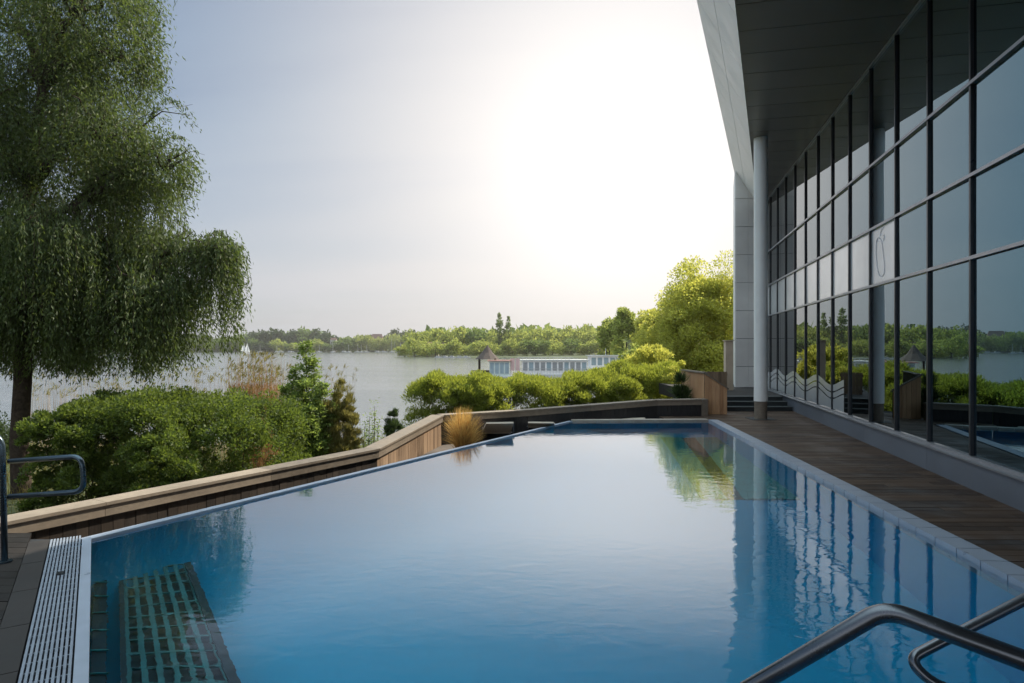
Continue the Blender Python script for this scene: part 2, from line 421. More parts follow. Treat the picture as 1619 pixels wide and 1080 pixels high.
def crown_pts(ncl, per, rx, ry, rz, cz, clr, lower=.75, shell=.55, shape='round'):
    """clusters in an uneven envelope; leaves around every cluster"""
    out = []; dr = []
    ph = rng.uniform(0, 6.28, 4)
    c = ball(ncl, 1.0, shell)
    ang = np.arctan2(c[:, 1], c[:, 0])
    wob = 1+.14*np.sin(3*ang+ph[0]+2*c[:, 2])+.10*np.sin(5*ang+ph[1]-3*c[:, 2])
    c = c*wob[:, None]
    if shape == 'poplar': c[:, :2] *= (1-.75*np.clip(c[:, 2:3], 0, 1)**1.5)
    if shape == 'spire': c[:, :2] *= np.clip(.95-.78*(c[:, 2:3]+1)/2, .1, 1)*rng.uniform(.55, 1.35, (len(c), 1))
    if shape == 'bank':
        c = rng.uniform(-1, 1, (ncl, 3)); k_ = rng.random(ncl) < .5
        prof_top = 1-.22*c[:, 0]**4-.12*c[:, 1]**2+.09*np.sin(c[:, 0]*6+ph[0])+.05*np.sin(c[:, 0]*13+ph[1])
        c[:, 2] = np.where(k_, 1-np.abs(rng.normal(0, .12, ncl)), c[:, 2])*prof_top
        c[:, 1] = np.where(~k_, -np.abs(c[:, 1])**.4, c[:, 1])
    if shape == 'hedge':
        c = np.sign(c)*np.abs(c)**.56
        c[:, 2] *= 1+.10*np.sin(c[:, 0]*5+ph[2])
    if shape in ('round',): c[:, 2] = np.where(c[:, 2] < 0, c[:, 2]*lower, c[:, 2])
    c = c*np.array([rx, ry, rz])+np.array([0, 0, cz])
    for q in c:
        s = clr*rng.uniform(.6, 1.35)
        k = int(per*rng.uniform(.6, 1.3))
        b = ball(k, 1.0, .3)
        out.append(q+b*np.array([s, s, s*.75])); dr.append(b*.8+np.array([0, 0, .25]))
    return np.concatenate(out), np.concatenate(dr), c

def limb_mb(mb, a, b, r0, r1, seg=6, wob=.06):
    a = Vector(a); b = Vector(b); L = (b-a).length; pts = []
    for i in range(seg+1):
        t = i/seg; p = a.lerp(b, t)
        j = 0 if i in (0,) else L*wob
        pts.append(p+Vector((random.uniform(-j, j), random.uniform(-j, j), random.uniform(-j, j)*.4+L*.06*math.sin(math.pi*t))))
    mb.tube(pts, [r0+(r1-r0)*i/seg for i in range(seg+1)], 7)
    return pts

# ============================================================ GROUND, LAKE
LAKE_Z = -2.0
NEAR = [(-1600, 120), (-700, 80), (-60, 30), (-20, 25), (-6, 24), (0, 27), (4, 34), (9, 48), (20, 80), (38, 140), (52, 200), (50, 236)]
FAR = [(20, 262), (-37, 285), (-62, 350), (-100, 735), (-300, 745), (-700, 700), (-1600, 650)]
LAKEPOLY = np.array(NEAR+FAR, float)
PLAT = np.array([(-9.8, -3.4), (-2.09, 9.87), (-1.45, 13.2), (.144, 14.4), (3.59, 15.6), (4.75, 15.7), (5.2, 24), (60, 40), (60, -60), (-9.8, -60)], float)
def inside(poly, x, y):
    r = np.zeros(x.shape, bool); n = len(poly)
    for i in range(n):
        x0, y0 = poly[i]; x1, y1 = poly[(i+1) % n]
        if y0 == y1: continue
        c = ((y0 > y) != (y1 > y)) & (x < (x1-x0)*(y-y0)/(y1-y0)+x0)
        r ^= c
    return r
def edgedist(poly, x, y):
    d = np.full(x.shape, 1e9); n = len(poly)
    for i in range(n):
        a = poly[i]; b = poly[(i+1) % n]; v = b-a; L = v@v
        t = np.clip(((x-a[0])*v[0]+(y-a[1])*v[1])/L, 0, 1)
        d = np.minimum(d, np.hypot(x-a[0]-t*v[0], y-a[1]-t*v[1]))
    return d
def ground_h(x, y):
    x = np.asarray(x, float); y = np.asarray(y, float)
    lk = inside(LAKEPOLY, x, y); d = edgedist(LAKEPOLY, x, y)
    h = np.where(lk, -2-np.minimum(2, d*.25), -2+np.minimum(.5, d*.035)+np.clip((d-30)/150, 0, 1)*np.clip((y-60)/200, 0, 1)*5)
    return np.where(inside(PLAT, x, y), -2.6, h)
def gz(x, y): return float(ground_h(np.array([x]), np.array([y]))[0])

def axis(lo, hi, step, growth, far_lo, far_hi):
    a = list(np.arange(lo, hi+1e-6, step)); s = step; v = hi
    while v < far_hi: s *= growth; v += s; a.append(v)
    s = step; v = lo
    while v > far_lo: s *= growth; v -= s; a.insert(0, v)
    return np.array(a)
xs = axis(-12, 12, .5, 1.09, -4000, 4000); ys = axis(4, 30, .5, 1.07, -80, 7000)
gx, gy = np.meshgrid(xs, ys); gh = ground_h(gx.ravel(), gy.ravel()).reshape(gx.shape)
g = MB(); nx = len(xs)
g.v = [tuple(p) for p in np.stack([gx, gy, gh], -1).reshape(-1, 3)]
g.f = [(j*nx+i, j*nx+i+1, (j+1)*nx+i+1, (j+1)*nx+i) for j in range(len(ys)-1) for i in range(nx-1)]
tag(g.build('ground', M_ground, smooth=True), kind='structure')
lk = MB()
lk.poly([(x, y, LAKE_Z) for x, y in [(-2500, 9), (-12, 20), (-3, 21), (3, 24), (60, 60), (90, 300), (-30, 340), (-80, 800), (-2500, 820)]])
tag(lk.build('lake', M_lake), kind='structure')

# ============================================================ POOL
PA, PB, PC, PD, PE = (-3.69, 5.54), (1.39, 14.6), (4.58, 14.73), (3.22, .6), (-.43, .6)
WZ, FLOORZ = -.03, -1.85
def off(a, b, d):          # unit outward normal (left of a->b is outside for our ordering) times d
    v = Vector((b[0]-a[0], b[1]-a[1])).normalized(); return Vector((-v.y, v.x))*d
def lerp(a, b, t): return Vector((a[0]+(b[0]-a[0])*t, a[1]+(b[1]-a[1])*t))
def strip(mb, a, b, d0, d1, z0, z1, e0=0.0, e1=0.0):     # box along a->b from d0 to d1 outward, ends extended e0/e1
    a = Vector(a); b = Vector(b); v = (b-a).normalized(); n = off(a, b, 1)
    a = a-v*e0; b = b+v*e1
    p = [a+n*d0, b+n*d0, b+n*d1, a+n*d1]
    q = [(x.x, x.y) for x in p]
    return mb.prism(q, z0, z1)
pool = empty('swimming_pool', (0.5, 8, 0))
tag(pool, 'blue infinity pool between the timber wall and the glass building', 'swimming pool')
m = MB(); P5 = [PA, PB, PC, PD, PE]
m.poly([(x, y, FLOORZ) for x, y in reversed(P5)])
m.build('basin_floor', M_pool, pool); m = MB()
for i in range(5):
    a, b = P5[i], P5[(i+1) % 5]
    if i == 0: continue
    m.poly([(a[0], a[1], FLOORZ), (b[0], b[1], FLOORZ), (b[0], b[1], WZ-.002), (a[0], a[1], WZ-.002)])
m2 = MB(); nn_ = off(PA, PB, -1); dv_ = (Vector(PB)-Vector(PA)).normalized(); A_, B_ = Vector(PA)-dv_*1.6, Vector(PB)
for k_ in range(33):
    t_ = k_/32*math.pi/2; d_ = 1.9*(1-math.cos(t_)); z_ = WZ-.004+(FLOORZ+.004-WZ)*math.sin(t_)
    m2.v += [(*(A_+nn_*d_), z_), (*(B_+nn_*d_), z_)]
    if k_: m2.f.append((2*k_-2, 2*k_, 2*k_+1, 2*k_-1))
m2.build('basin_slope', M_pool, pool, smooth=True)  # infinity wall curved inward, shaped to catch more light than a vertical face
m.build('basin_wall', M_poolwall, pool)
m = MB(); strip(m, PA, PB, -.004, .085, -.07, -.006, .05, .0); m.build('infinity_edge', M_coping, pool, bevel=.006)
m = MB(); strip(m, PA, PB, .005, .075, -.9, -.072, .05, 0); m.build('overflow_face', M_dark, pool)
m = MB()
n = 46
for i in range(n):         # tiles of the long right coping
    a = lerp(PC, PD, i/n+.0004); b = lerp(PC, PD, (i+1)/n-.0004); strip(m, a, b, -.004, .2, -.3, .012)
m.build('coping', M_coping, pool)
m = MB()
for i in range(11):
    a = lerp(PB, PC, i/11+.001); b = lerp(PB, PC, (i+1)/11-.001); strip(m, a, b, -.004, .22, -.3, .010)
m.build('coping', M_stone if False else plain('far_coping_tile', (.36, .31, .26), .5, 0, .15, 5), pool)
m = MB(); strip(m, PE, PA, -.004, .062, -.3, .004, 0, .02); m.build('coping', M_coping, pool)
# overflow grate
gr = MB(); L = (Vector(PA)-Vector(PE)).length; Ls = L+.1
for i in range(10):
    d = .072+i*.0225
    k = 0.0
    while k < Ls:
        k2 = min(k+.248, Ls)
        strip(gr, lerp(PE, PA, k/L), lerp(PE, PA, k2/L), d, d+.013, -.02, .006); k += .25
k = .06
while k < Ls:
    strip(gr, lerp(PE, PA, k/L), lerp(PE, PA, (k+.012)/L), .07, .29, -.022, -.003); k += .125
gro = gr.build('overflow_grate', M_gratebar, pool)
m = MB(); strip(m, PE, PA, .064, .295, -.2, -.05, 0, .1); m.build('gutter', M_dark, pool)
m = MB(); q = lerp(PE, PA, .83); strip(m, q, lerp(PE, PA, .84), .16, .205, .007, .016); m.build('drain_cover', M_frame, pool)
# refraction helper: where on the plane z=zf does the photo pixel look through the water
def thru(px, py, zf):
    d = Vector(((px-810)/F, 1, -(py-HZ)/F)).normalized()
    t = (WZ-EYE)/d.z; s = Vector((0, 0, EYE))+d*t
    n = Vector((0, 0, 1)); c = -d.dot(n); r = 1/1.33
    k = 1-r*r*(1-c*c); dr = d*r+n*(r*c-math.sqrt(k)); t2 = (zf-WZ)/dr.z
    return s+dr*t2
def bil(c, u, v): return c[0].lerp(c[1], u).lerp(c[3].lerp(c[2], u), v)
# massage bench under water, near left: frame of flat bars over a dark well
ZB = -1.05
q = [thru(197, 905, ZB), thru(292, 892, ZB), thru(372, 1110, ZB), thru(205, 1110, ZB)]
m = MB(); m.poly([tuple(p+Vector((0, 0, -.10))) for p in reversed(q)])
bench = empty('massage_bench', tuple(q[0].lerp(q[2], .5)))
tag(bench, 'dark teal grid bench under the water beside the white overflow grate', 'bench')
m.hexa([tuple(bil(q, u, v)+Vector((0, 0, dz))) for dz in (-.8, -.09) for u, v in ((0, 0), (1, 0), (1, 1), (0, 1))])
m.build('well', M_benchdark, bench)
m = MB()
for i in range(7):
    m.beam(bil(q, i/6, 0), bil(q, i/6, 1), .035, .03)
for j in range(12):
    m.beam(bil(q, 0, j/11)+Vector((0, 0, .004)), bil(q, 1, j/11)+Vector((0, 0, .004)), .02, .026)
m.build('bar_grid', M_benchbar, bench)
m = MB(); m.beam(q[1]+Vector((.03, 0, .02)), q[2]+Vector((.03, 0, .02)), .06, .07); m.build('side_rail', M_benchdark, bench)
m = MB(); m.beam(q[0]+Vector((-.03, 0, .0)), q[3]+Vector((-.03, 0, .0)), .035, .05); m.build('side_rail', M_benchdark, bench)
q2 = [thru(151, 884, -.95), thru(170, 884, -.95), thru(168, 1110, -.95), thru(142, 1110, -.95)]
ch = empty('underwater_channel', tuple(q2[0].lerp(q2[2], .5)))
tag(ch, 'narrow dark channel with clips under water along the left pool wall', 'channel')
m = MB(); m.hexa([tuple(bil(q2, u, v)+Vector((0, 0, dz))) for dz in (-.7, 0) for u, v in ((0, 0), (1, 0), (1, 1), (0, 1))]); m.build('channel_body', M_benchdark, ch)
for j in range(1, 8):
    m = MB(); m.beam(bil(q2, -.05, j/8)+Vector((0, 0, .02)), bil(q2, 1.15, j/8)+Vector((0, 0, .02)), .014, .016); m.build('clip', M_bench, ch)
# far floor grille
ZF = FLOORZ+.02
q = [thru(1047, 692, ZF), thru(1168, 692, ZF), thru(1262, 790, ZF), thru(1112, 790, ZF)]
fl = empty('floor_grille', tuple(q[0].lerp(q[2], .5)))
tag(fl, 'slatted green grille on the pool floor at the far right corner', 'grille')
m = MB(); m.poly([tuple(p) for p in reversed(q)]); m.build('grille_bed', M_benchdark, fl)
m = MB()
for i in range(30):
    u = i/29
    if .27 < u < .42: continue
    m.beam(bil(q, u, 0)+Vector((0, 0, .02)), bil(q, u, 1)+Vector((0, 0, .02)), .045, .03)
for j in range(14):
    m.beam(bil(q, 0, j/13)+Vector((0, 0, .036)), bil(q, .26, j/13)+Vector((0, 0, .036)), .02, .006)
    m.beam(bil(q, .43, j/13)+Vector((0, 0, .036)), bil(q, 1, j/13)+Vector((0, 0, .036)), .02, .006)
m.build('slats', M_bench, fl)
m = MB(); m.poly([(x, y, WZ) for x, y in reversed([(PA[0]-.0, PA[1]), PB, PC, PD, PE])])
# keep the surface normal up
wtr = m.build('pool_water', M_water); tag(wtr, kind='structure')

# ============================================================ DECKS, TERRACE
def fx(y): return 3.87+.2205*y
U = Vector((.2153, .9765, 0)); NO = Vector((-.9765, .2153, 0))     # along the facade, out towards the pool
def fac(y, o, z):
    p = Vector((fx(y), y, z))+NO*o; p.z = z; return p
CO = Vector(PC)+off(PC, PD, .206); DO = Vector(PD)+off(PC, PD, .206)
def copx(y): return CO.x+(DO.x-CO.x)*(y-CO.y)/(DO.y-CO.y)
m = MB(); y = -2.5
while y < 17.2:
    y1 = y+.136
    def rng_x(yy):
        if yy < 14.97: return copx(yy)
        if yy < 15.62: return 3.62
        return 4.8
    c0, c1 = rng_x(y), rng_x(y1)
    if (y < 14.97 <= y1) or abs(c0-c1) > .1: c0 = c1 = max(c0, c1)
    # boards are laid in two or three lengths
    x1a, x1b = fac(y, .1, 0).x+.15, fac(y1, .1, 0).x+.15
    if y > 14.97: x1a = x1b = 8.2
    cuts = sorted([random.uniform(.2, .8)])
    ts = [0]+cuts+[1]
    for i in range(len(ts)-1):
        ta, tb = ts[i], ts[i+1]
        A0 = c0+(x1a-c0)*ta+.002; B0 = c0+(x1a-c0)*tb-.002; A1 = c1+(x1b-c1)*ta+.002; B1 = c1+(x1b-c1)*tb-.002
        m.prism([(A0, y), (B0, y), (B1, y1-.006), (A1, y1-.006)], -.03, random.uniform(-.002, .001))
    y += .14
tag(m.build('deck', M_deck), kind='structure')
m = MB(); m.prism([(DO.x, -2.5), (DO.x, .6), (CO.x, CO.y), (3.6, 14.99), (3.6, 15.7), (4.8, 15.75), (4.8, 18), (8.6, 20), (4, -2.5)], -.3, -.04)
tag(m.build('deck_base', M_dark), kind='structure')
G0 = Vector(PE)+off(PE, PA, .30); G1 = Vector(PA)+off(PE, PA, .30)+(Vector(PA)-Vector(PE)).normalized()*.12
m = MB()
for i in range(9): strip(m, lerp(PE, PA, i/9*1.02+.0006), lerp(PE, PA, (i+1)/9*1.02-.0006), .298, .44, -.35, .004)
tag(m.build('edging', M_stone), kind='structure')
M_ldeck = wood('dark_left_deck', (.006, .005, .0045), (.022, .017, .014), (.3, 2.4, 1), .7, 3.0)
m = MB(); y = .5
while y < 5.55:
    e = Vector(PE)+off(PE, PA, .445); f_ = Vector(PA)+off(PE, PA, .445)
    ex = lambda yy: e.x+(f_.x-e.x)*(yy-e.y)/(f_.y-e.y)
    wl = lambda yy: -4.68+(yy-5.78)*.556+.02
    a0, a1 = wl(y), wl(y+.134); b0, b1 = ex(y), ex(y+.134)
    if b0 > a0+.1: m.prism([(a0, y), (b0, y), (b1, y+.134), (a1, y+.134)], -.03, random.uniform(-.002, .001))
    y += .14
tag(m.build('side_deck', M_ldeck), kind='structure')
m = MB(); m.prism([(-7.5, .5), (-.6, .5), (-3.9, 5.62), (-4.6, 5.62)], -.35, -.04); tag(m.build('side_deck_base', M_dark), kind='structure')
m = MB(); m.prism([(-4.75, 5.64), (-3.95, 5.64), (PA[0]-.1, PA[1]+.1), (1.30, 14.68), (3.55, 14.98), (3.55, 15.55), (.144, 14.4), (-1.45, 13.2), (-2.09, 9.87)], -.6, -.35)
tag(m.build('terrace', plain('terrace_boards', (.10, .082, .068), .8, 0, .25, 3, .2)), kind='structure')
m = MB(); m.box(-30, 30, -30, -2.5, -.35, -.02); m.prism([(-9, -2.5), (3.0, -2.5), (3.0, .58), (-.5, .58), (-9, .48)], -.35, -.02)
tag(m.build('back_terrace', M_stone), kind='structure')

# ============================================================ LOW TIMBER WALLS
def wall_run(obj_name, label, segs, face_mat, plank=True, cat='wall', foot=-.36, boardh=.11):
    root = empty(obj_name, (segs[0][0][0], segs[0][0][1], -.35)); tag(root, label, cat)
    cap, brd, pl, core = MB(), MB(), MB(), MB()
    for a, b, za, zb in segs:
        a = Vector(a); b = Vector(b); Ls = (b-a).length; n = off(a, b, 1)
        k = 0.0; q = max(1, round(Ls/1.9))
        for i in range(q):
            t0, t1 = i/q, (i+1)/q-.004/Ls*(i < q-1)
            p0, p1 = a.lerp(b, t0), a.lerp(b, t1); z0, z1 = za+(zb-za)*t0, za+(zb-za)*t1
            for mb, d0, d1, lo, hi in ((cap, -.035, .24, -.032, 0), (brd, -.018, .010, -.032-boardh, -.034)):
                pts = [p0+n*d0, p1+n*d0, p1+n*d1, p0+n*d1]; zs = [z0, z1, z1, z0]
                mb.prism([(x.x, x.y) for x in pts], [z+lo for z in zs], [z+hi for z in zs])
        w = .115; c = int(Ls/w)
        for i in range(c):
            t0, t1 = i/c, (i+1)/c-.005/Ls
            p0, p1 = a.lerp(b, t0), a.lerp(b, t1); z0, z1 = za+(zb-za)*t0, za+(zb-za)*t1; dd = random.uniform(.012, .018)
            pts = [p0+n*dd, p1+n*dd, p1+n*.04, p0+n*.04]; zs = [z0, z1, z1, z0]
            pl.prism([(x.x, x.y) for x in pts], foot, [z-.035 for z in zs])
        pts = [a+n*.042, b+n*.042, b+n*.2, a+n*.2]
        core.prism([(x.x, x.y) for x in pts], -2.7, [za-.036, zb-.036, zb-.036, za-.036])
    cap.build('cap_board', M_cap, root); brd.build('front_board', M_cap, root)
    pl.build('plank_facing', face_mat, root); core.build('core', M_dark, root)
    return root
W0, W1, W2, W3, W4, W5 = (-7.2, 1.24), (-2.09, 9.87), (-1.45, 13.2), (.144, 14.4), (3.59, 15.6), (4.70, 15.68)
wall_run('timber_wall', 'low weathered timber wall with a pale cap in front of the green hedges at left', [(W0, W1, .10, .10)], wood('brown_black_planks', (.02, .016, .014), (.06, .046, .036), (2, 2, .15)))
wall_run('timber_wall', 'timber wall section with vertical planks rising towards the orange grass', [(W1, W2, .10, .277)], M_plank)
w = wall_run('timber_wall', 'long dark wall with a pale cap below the far hedges behind the pool', [(W2, W3, .277, .253), (W3, W4, .253, .40), (W4, W5, .40, .41)], M_darkwall)
m = MB(); m.box(4.70, 4.84, 15.60, 15.92, -.02, .41); m.build('end_post', M_cap, w, bevel=.006)

# ============================================================ BUILDING
bld = empty('glass_building', (6.5, 11, 0))
tag(bld, 'tall glass fronted building with a deep metal overhang right of the pool', 'building')
ZR = [.35, 2.744, 3.733, 4.84, 6.61]
ks = list(range(-11, 10)); ym = [11.11+1.172*k for k in ks]
for i in range(len(ym)-1):
    y0, y1 = ym[i]+.03, ym[i+1]-.03
    for r in range(4):
        z0, z1 = ZR[r]+.03, ZR[r+1]-.03
        t1, t2 = random.gauss(0, .0009), random.gauss(0, .0009)
        fr = (r == 1 and ks[i] >= -1)
        mb = MB()
        def cc(o): return [fac(y0, o-t1-t2, z0), fac(y1, o+t1-t2, z0), fac(y1, o+t1+t2, z1), fac(y0, o-t1+t2, z1)]
        A = cc(.012); B = cc(0)
        mb.hexa([B[0], B[1], A[1], A[0], B[3], B[2], A[2], A[3]])
        po = mb.build('window_pane', M_frost if fr else M_glass, bld)
        if fr: po['label'] = 'pale frosted pane'
        if fr and ks[i] == -1:       # faint emblem etched on this pane
            e = MB()
            def EP(u, v): return tuple(fac(y1+(y0-y1)*u, .017, z0+(z1-z0)*v))
            for pts in ([(.22, .80), (.20, .55), (.26, .28), (.34, .13), (.46, .09), (.55, .13), (.56, .3), (.50, .52), (.46, .70)],
                        [(.30, .75), (.24, .79), (.30, .84), (.40, .78), (.46, .70)],
                        [(.38, .84), (.42, .93), (.52, .97)], [(.52, .84), (.56, .78), (.50, .72)]):
                e.tube([EP(u, v) for u, v in rounded([Vector((a, b, 0)) for a, b in pts], .06, 4) for u, v in [(u, v)]] if False else
                       [EP(p.x, p.y) for p in rounded([Vector((a, b, 0)) for a, b in pts], .06, 4)], .0035, 6)
            e.build('etched_emblem', M_line, po)
        if r == 0 and ks[i] >= 1:    # frosted wave film on the lower panes
            f = MB(); N = 10
            def wave(yy): return .97+.085*math.cos((yy-12.3)*math.pi/1.172-.3)
            last = (ks[i] == 1)
            ya = y0+(.35 if last else 0)
            for band, (lo, hi) in enumerate(((None, -.30), (-.272, -.165), (-.137, 0))):
                for s in range(N):
                    u0 = ya+(y1-ya)*s/N; u1 = ya+(y1-ya)*(s+1)/N
                    za, zb = (z0+.002, z0+.002) if lo is None else (wave(u0)+lo, wave(u1)+lo)
                    f.poly([fac(u0, .016, za), fac(u0, .016, wave(u0)+hi), fac(u1, .016, wave(u1)+hi), fac(u1, .016, zb)])
            f.build('wave_film', M_frost, po)
for y in ym:
    mb = MB(); p = fac(y, 0, 0); d = U*.02
    q = [p-d+NO*-.04, p+d+NO*-.04, p+d+NO*.045, p-d+NO*.045]
    mb.hexa([tuple(x+Vector((0, 0, .35))) for x in q]+[tuple(x+Vector((0, 0, 6.62))) for x in q]); mb.build('mullion', M_frame, bld)
for z in ZR[:-1]+[6.595]:
    mb = MB(); q = [fac(ym[0], -.03, 0), fac(ym[-1], -.03, 0), fac(ym[-1], .058, 0), fac(ym[0], .058, 0)]
    h = .021
    mb.hexa([tuple(x+Vector((0, 0, z-h))) for x in q]+[tuple(x+Vector((0, 0, z+h))) for x in q]); mb.build('transom', M_alu, bld)
mb = MB(); nP = 9
for i in range(nP):
    a = ym[0]+(ym[-1]-ym[0])*i/nP; b = ym[0]+(ym[-1]-ym[0])*(i+1)/nP-.006
    q = [fac(a, -.1, 0), fac(b, -.1, 0), fac(b, .10, 0), fac(a, .10, 0)]
    mb.hexa([tuple(x+Vector((0, 0, -.03))) for x in q]+[tuple(x+Vector((0, 0, .315))) for x in q])
mb.build('plinth', M_plinth, bld)
mb = MB(); q = [fac(ym[0], -.1, 0), fac(ym[-1], -.1, 0), fac(ym[-1], .13, 0), fac(ym[0], .13, 0)]
mb.hexa([tuple(x+Vector((0, 0, .3155))) for x in q]+[tuple(x+Vector((0, 0, .336))) for x in q]); mb.build('sill', M_alu, bld)
# roof: soffit panels, fascia, slab
def ex_(y): return 3.175+.4126*(y-9.02)
YA, YB = -16.0, 24.0
mb = MB(); v = -17.0
while v < 27:
    def lineint(c0, vv):      # row line y = vv - .22*(x - fx(vv)); meet x = ex_(y)
        xf = fx(vv); # x = 3.175+.4126*(vv-.22(x-xf)-9.02)
        x = (3.175+.4126*(vv+.22*xf-9.02))/(1+.4126*.22); return Vector((x, vv-.22*(x-xf), 0))
    a0, a1 = lineint(0, v), lineint(0, v+.784)
    b0, b1 = Vector((fx(v), v, 0)), Vector((fx(v+.784), v+.784, 0))
    if a0.x < b0.x-.05 and a1.x < b1.x-.02:
        wd = (b0-a0).length; c = max(1, round(wd/1.9))
        for i in range(c):
            t0, t1 = i/c, (i+1)/c-.014/max(wd, .1)
            p = [a0.lerp(b0, t0), a0.lerp(b0, t1), a1.lerp(b1, t1), a1.lerp(b1, t0)]
            mb.prism([(k.x, k.y) for k in p], 6.63, 6.66)
    v += .8
mb.build('soffit', M_soffit, bld)
mb = MB()
q = [(ex_(YA)+.02, YA), (fx(YA)+9, YA), (fx(YB)+9, YB), (ex_(YB)+.02, YB)]
mb.prism(q, 6.664, 7.8); mb.build('roof', M_dark, bld)
mb = MB(); nF = 22
for i in range(nF):
    ya = YA+(YB-YA)*i/nF; yb = YA+(YB-YA)*(i+1)/nF-.012
    for lo, hi in ((0, .49), (.50, 1)):
        pa = [(ex_(ya)-.82*lo, ya, 6.63+1.27*lo), (ex_(yb)-.82*lo, yb, 6.63+1.27*lo), (ex_(yb)-.82*hi, yb, 6.63+1.27*hi), (ex_(ya)-.82*hi, ya, 6.63+1.27*hi)]
        pb = [(x+.06, y, z+.03) for x, y, z in pa]
        mb.hexa([pa[0], pa[1], pb[1], pb[0], pa[3], pa[2], pb[2], pb[3]])
mb.build('fascia', M_white, bld)
mb = MB(); mb.prism([(ex_(YA)-.82, YA), (fx(YA)+9, YA), (fx(YB)+9, YB), (ex_(YB)-.82, YB)], 7.905, 7.96); mb.build('roof_trim', M_alu, bld)
# interior
mb = MB(); q = [fac(ym[0], -.12, 0), fac(ym[-1], -.12, 0), fac(ym[-1], -6, 0), fac(ym[0], -6, 0)]
mb.prism([(p.x, p.y) for p in reversed(q)], -.2, .30); mb.build('interior_floor', plain('interior_floor', (.12, .11, .10), .4, 0, .1), bld)
mb = MB(); q = [fac(ym[0], -5.5, 0), fac(ym[-1], -5.5, 0), fac(ym[-1], -5.8, 0), fac(ym[0], -5.8, 0)]
mb.prism([(p.x, p.y) for p in reversed(q)], .3, 6.64)
q = [fac(ym[0]-.3, .0, 0), fac(ym[0], 0, 0), fac(ym[0], -5.5, 0), fac(ym[0]-.3, -5.5, 0)]; mb.prism([(p.x, p.y) for p in reversed(q)], -.2, 6.64)
mb.build('interior_wall', M_interior, bld)
# end tower clad in pale panels
mb = MB(); z = .10; zt = 7.80
while z < zt-.1:
    z1 = min(z+.96, zt); mb.box(7.66, 8.10, 21.70, 21.76, z, z1-.014); mb.box(8.108, 9.6, 21.70, 21.76, z, z1-.014); mb.prism([(7.66, 21.765), (7.72, 21.765), (8.42, 23.9), (8.36, 23.9)], z, z1-.014); z = z1
mb.build('end_wall', M_white, bld)
mb = MB(); mb.prism([(7.73, 21.77), (9.6, 21.77), (9.6, 23.9), (8.43, 23.9)], .05, 7.80); mb.build('end_wall_core', M_dark, bld)
# round column
col = MB(); col.tube([(5.88, 14.95, .42), (5.88, 14.95, 6.63)], .155, 32, False)
co = col.build('column', plain('column_paint', (.82, .81, .78), .4, 0, .05, 2), bld, smooth=True)
col = MB(); col.tube([(5.88, 14.95, 0), (5.88, 14.95, .43)], .145, 32, True); cb = col.build('column_base', M_cap, co)
col = MB(); col.box(5.6, 6.16, 14.7, 15.2, -.01, .008); col.build('base_plate', M_step, co)

# steps, parapet, gate, post at the far end of the deck
st = empty('entrance_steps', (6.4, 17.2, 0)); tag(st, 'dark steps between the cedar parapet and the round column', 'steps')
for i, (ya, z1) in enumerate(((16.8, .115), (17.1, .23), (17.4, .345))):
    mb = MB(); mb.box(5.62, 9.1, ya, 17.4+.3 if i < 2 else 22.5, -.05 if i == 0 else [0, .115, .23][i]+.001-.001, z1-.02) if False else mb.box(5.62, 7.45, ya+.015, 17.7, -.05+i*.001, z1-.022)
    mb.build('riser', M_step, st)
    mb = MB(); mb.box(5.62, 7.45, ya-.01, ya+.295 if i < 2 else 17.7, z1-.02, z1); mb.build('tread', plain('step_tread', (.06, .07, .07), .5, 0, .2, 4), st)
mb = MB(); mb.prism([(5.62, 17.702), (fx(17.7)-.2, 17.702), (fx(21.6)-.2, 21.6), (9.3, 21.6), (9.3, 24.2), (5.62, 24.2)], -.05, .346); tag(mb.build('landing', M_stone), kind='structure')
pp = empty('plank_parapet', (5.2, 16.0, 0)); tag(pp, 'warm cedar plank parapet with a sloping cap beside the dark steps', 'parapet')
mb = MB(); c = 6
for i in range(c):
    x0 = 4.88+.565*i/c; x1 = 4.88+.565*(i+1)/c-.005
    zt0, zt1 = 1.03-.38*i/c, 1.03-.38*(i+1)/c
    mb.prism([(x0, 16.0), (x1, 16.0), (x1, 16.03), (x0, 16.03)], -.03, [zt0, zt1, zt1, zt0])
c = 18
for i in range(c):
    ya, yb = 16.04+2.2*i/c, 16.04+2.2*(i+1)/c-.005; mb.box(4.88, 4.91, ya, yb, -.03, 1.02)
mb.build('planks', M_warm, pp)
mb = MB(); mb.prism([(4.88, 16.033), (5.445, 16.033), (5.445, 16.09), (4.88, 16.09)], -.03, [1.02, .64, .64, 1.02]); mb.box(4.912, 4.97, 16.092, 18.24, -.03, 1.015); mb.build('backing', M_darkwall, pp)
mb = MB(); mb.hexa([(4.85, 15.97, 1.035), (5.48, 15.97, .625), (5.48, 16.12, .625), (4.85, 16.12, 1.035), (4.85, 15.97, 1.07), (5.48, 15.97, .66), (5.48, 16.12, .66), (4.85, 16.12, 1.07)])
mb.box(4.85, 5.0, 16.122, 18.27, 1.03, 1.065); mb.build('cap', M_cap, pp)
gt = empty('plank_gate', (6.2, 19, .3)); tag(gt, 'dark plank gate between the cedar parapet and the beige post', 'gate')
mb = MB()
for i in range(7): mb.box(5.86+.087*i, 5.86+.087*i+.08, 19.0, 19.03, .35, .97)
mb.build('boards', M_plank, gt)
for za_ in (.42, .86):
    mb = MB(); mb.box(5.84, 6.48, 19.032, 19.07, za_, za_+.06); mb.build('rail', M_darkwall, gt)
pt = MB(); pt.box(6.76, 7.0, 20.0, 20.2, .3, 1.9); pt.box(6.73, 7.03, 19.97, 20.23, 1.902, 1.93)
tag(pt.build('gate_post', plain('beige_post', (.62, .50, .38), .7, 0, .1, 4), bevel=.004), 'beige rectangular post against the pale end wall of the building', 'post')

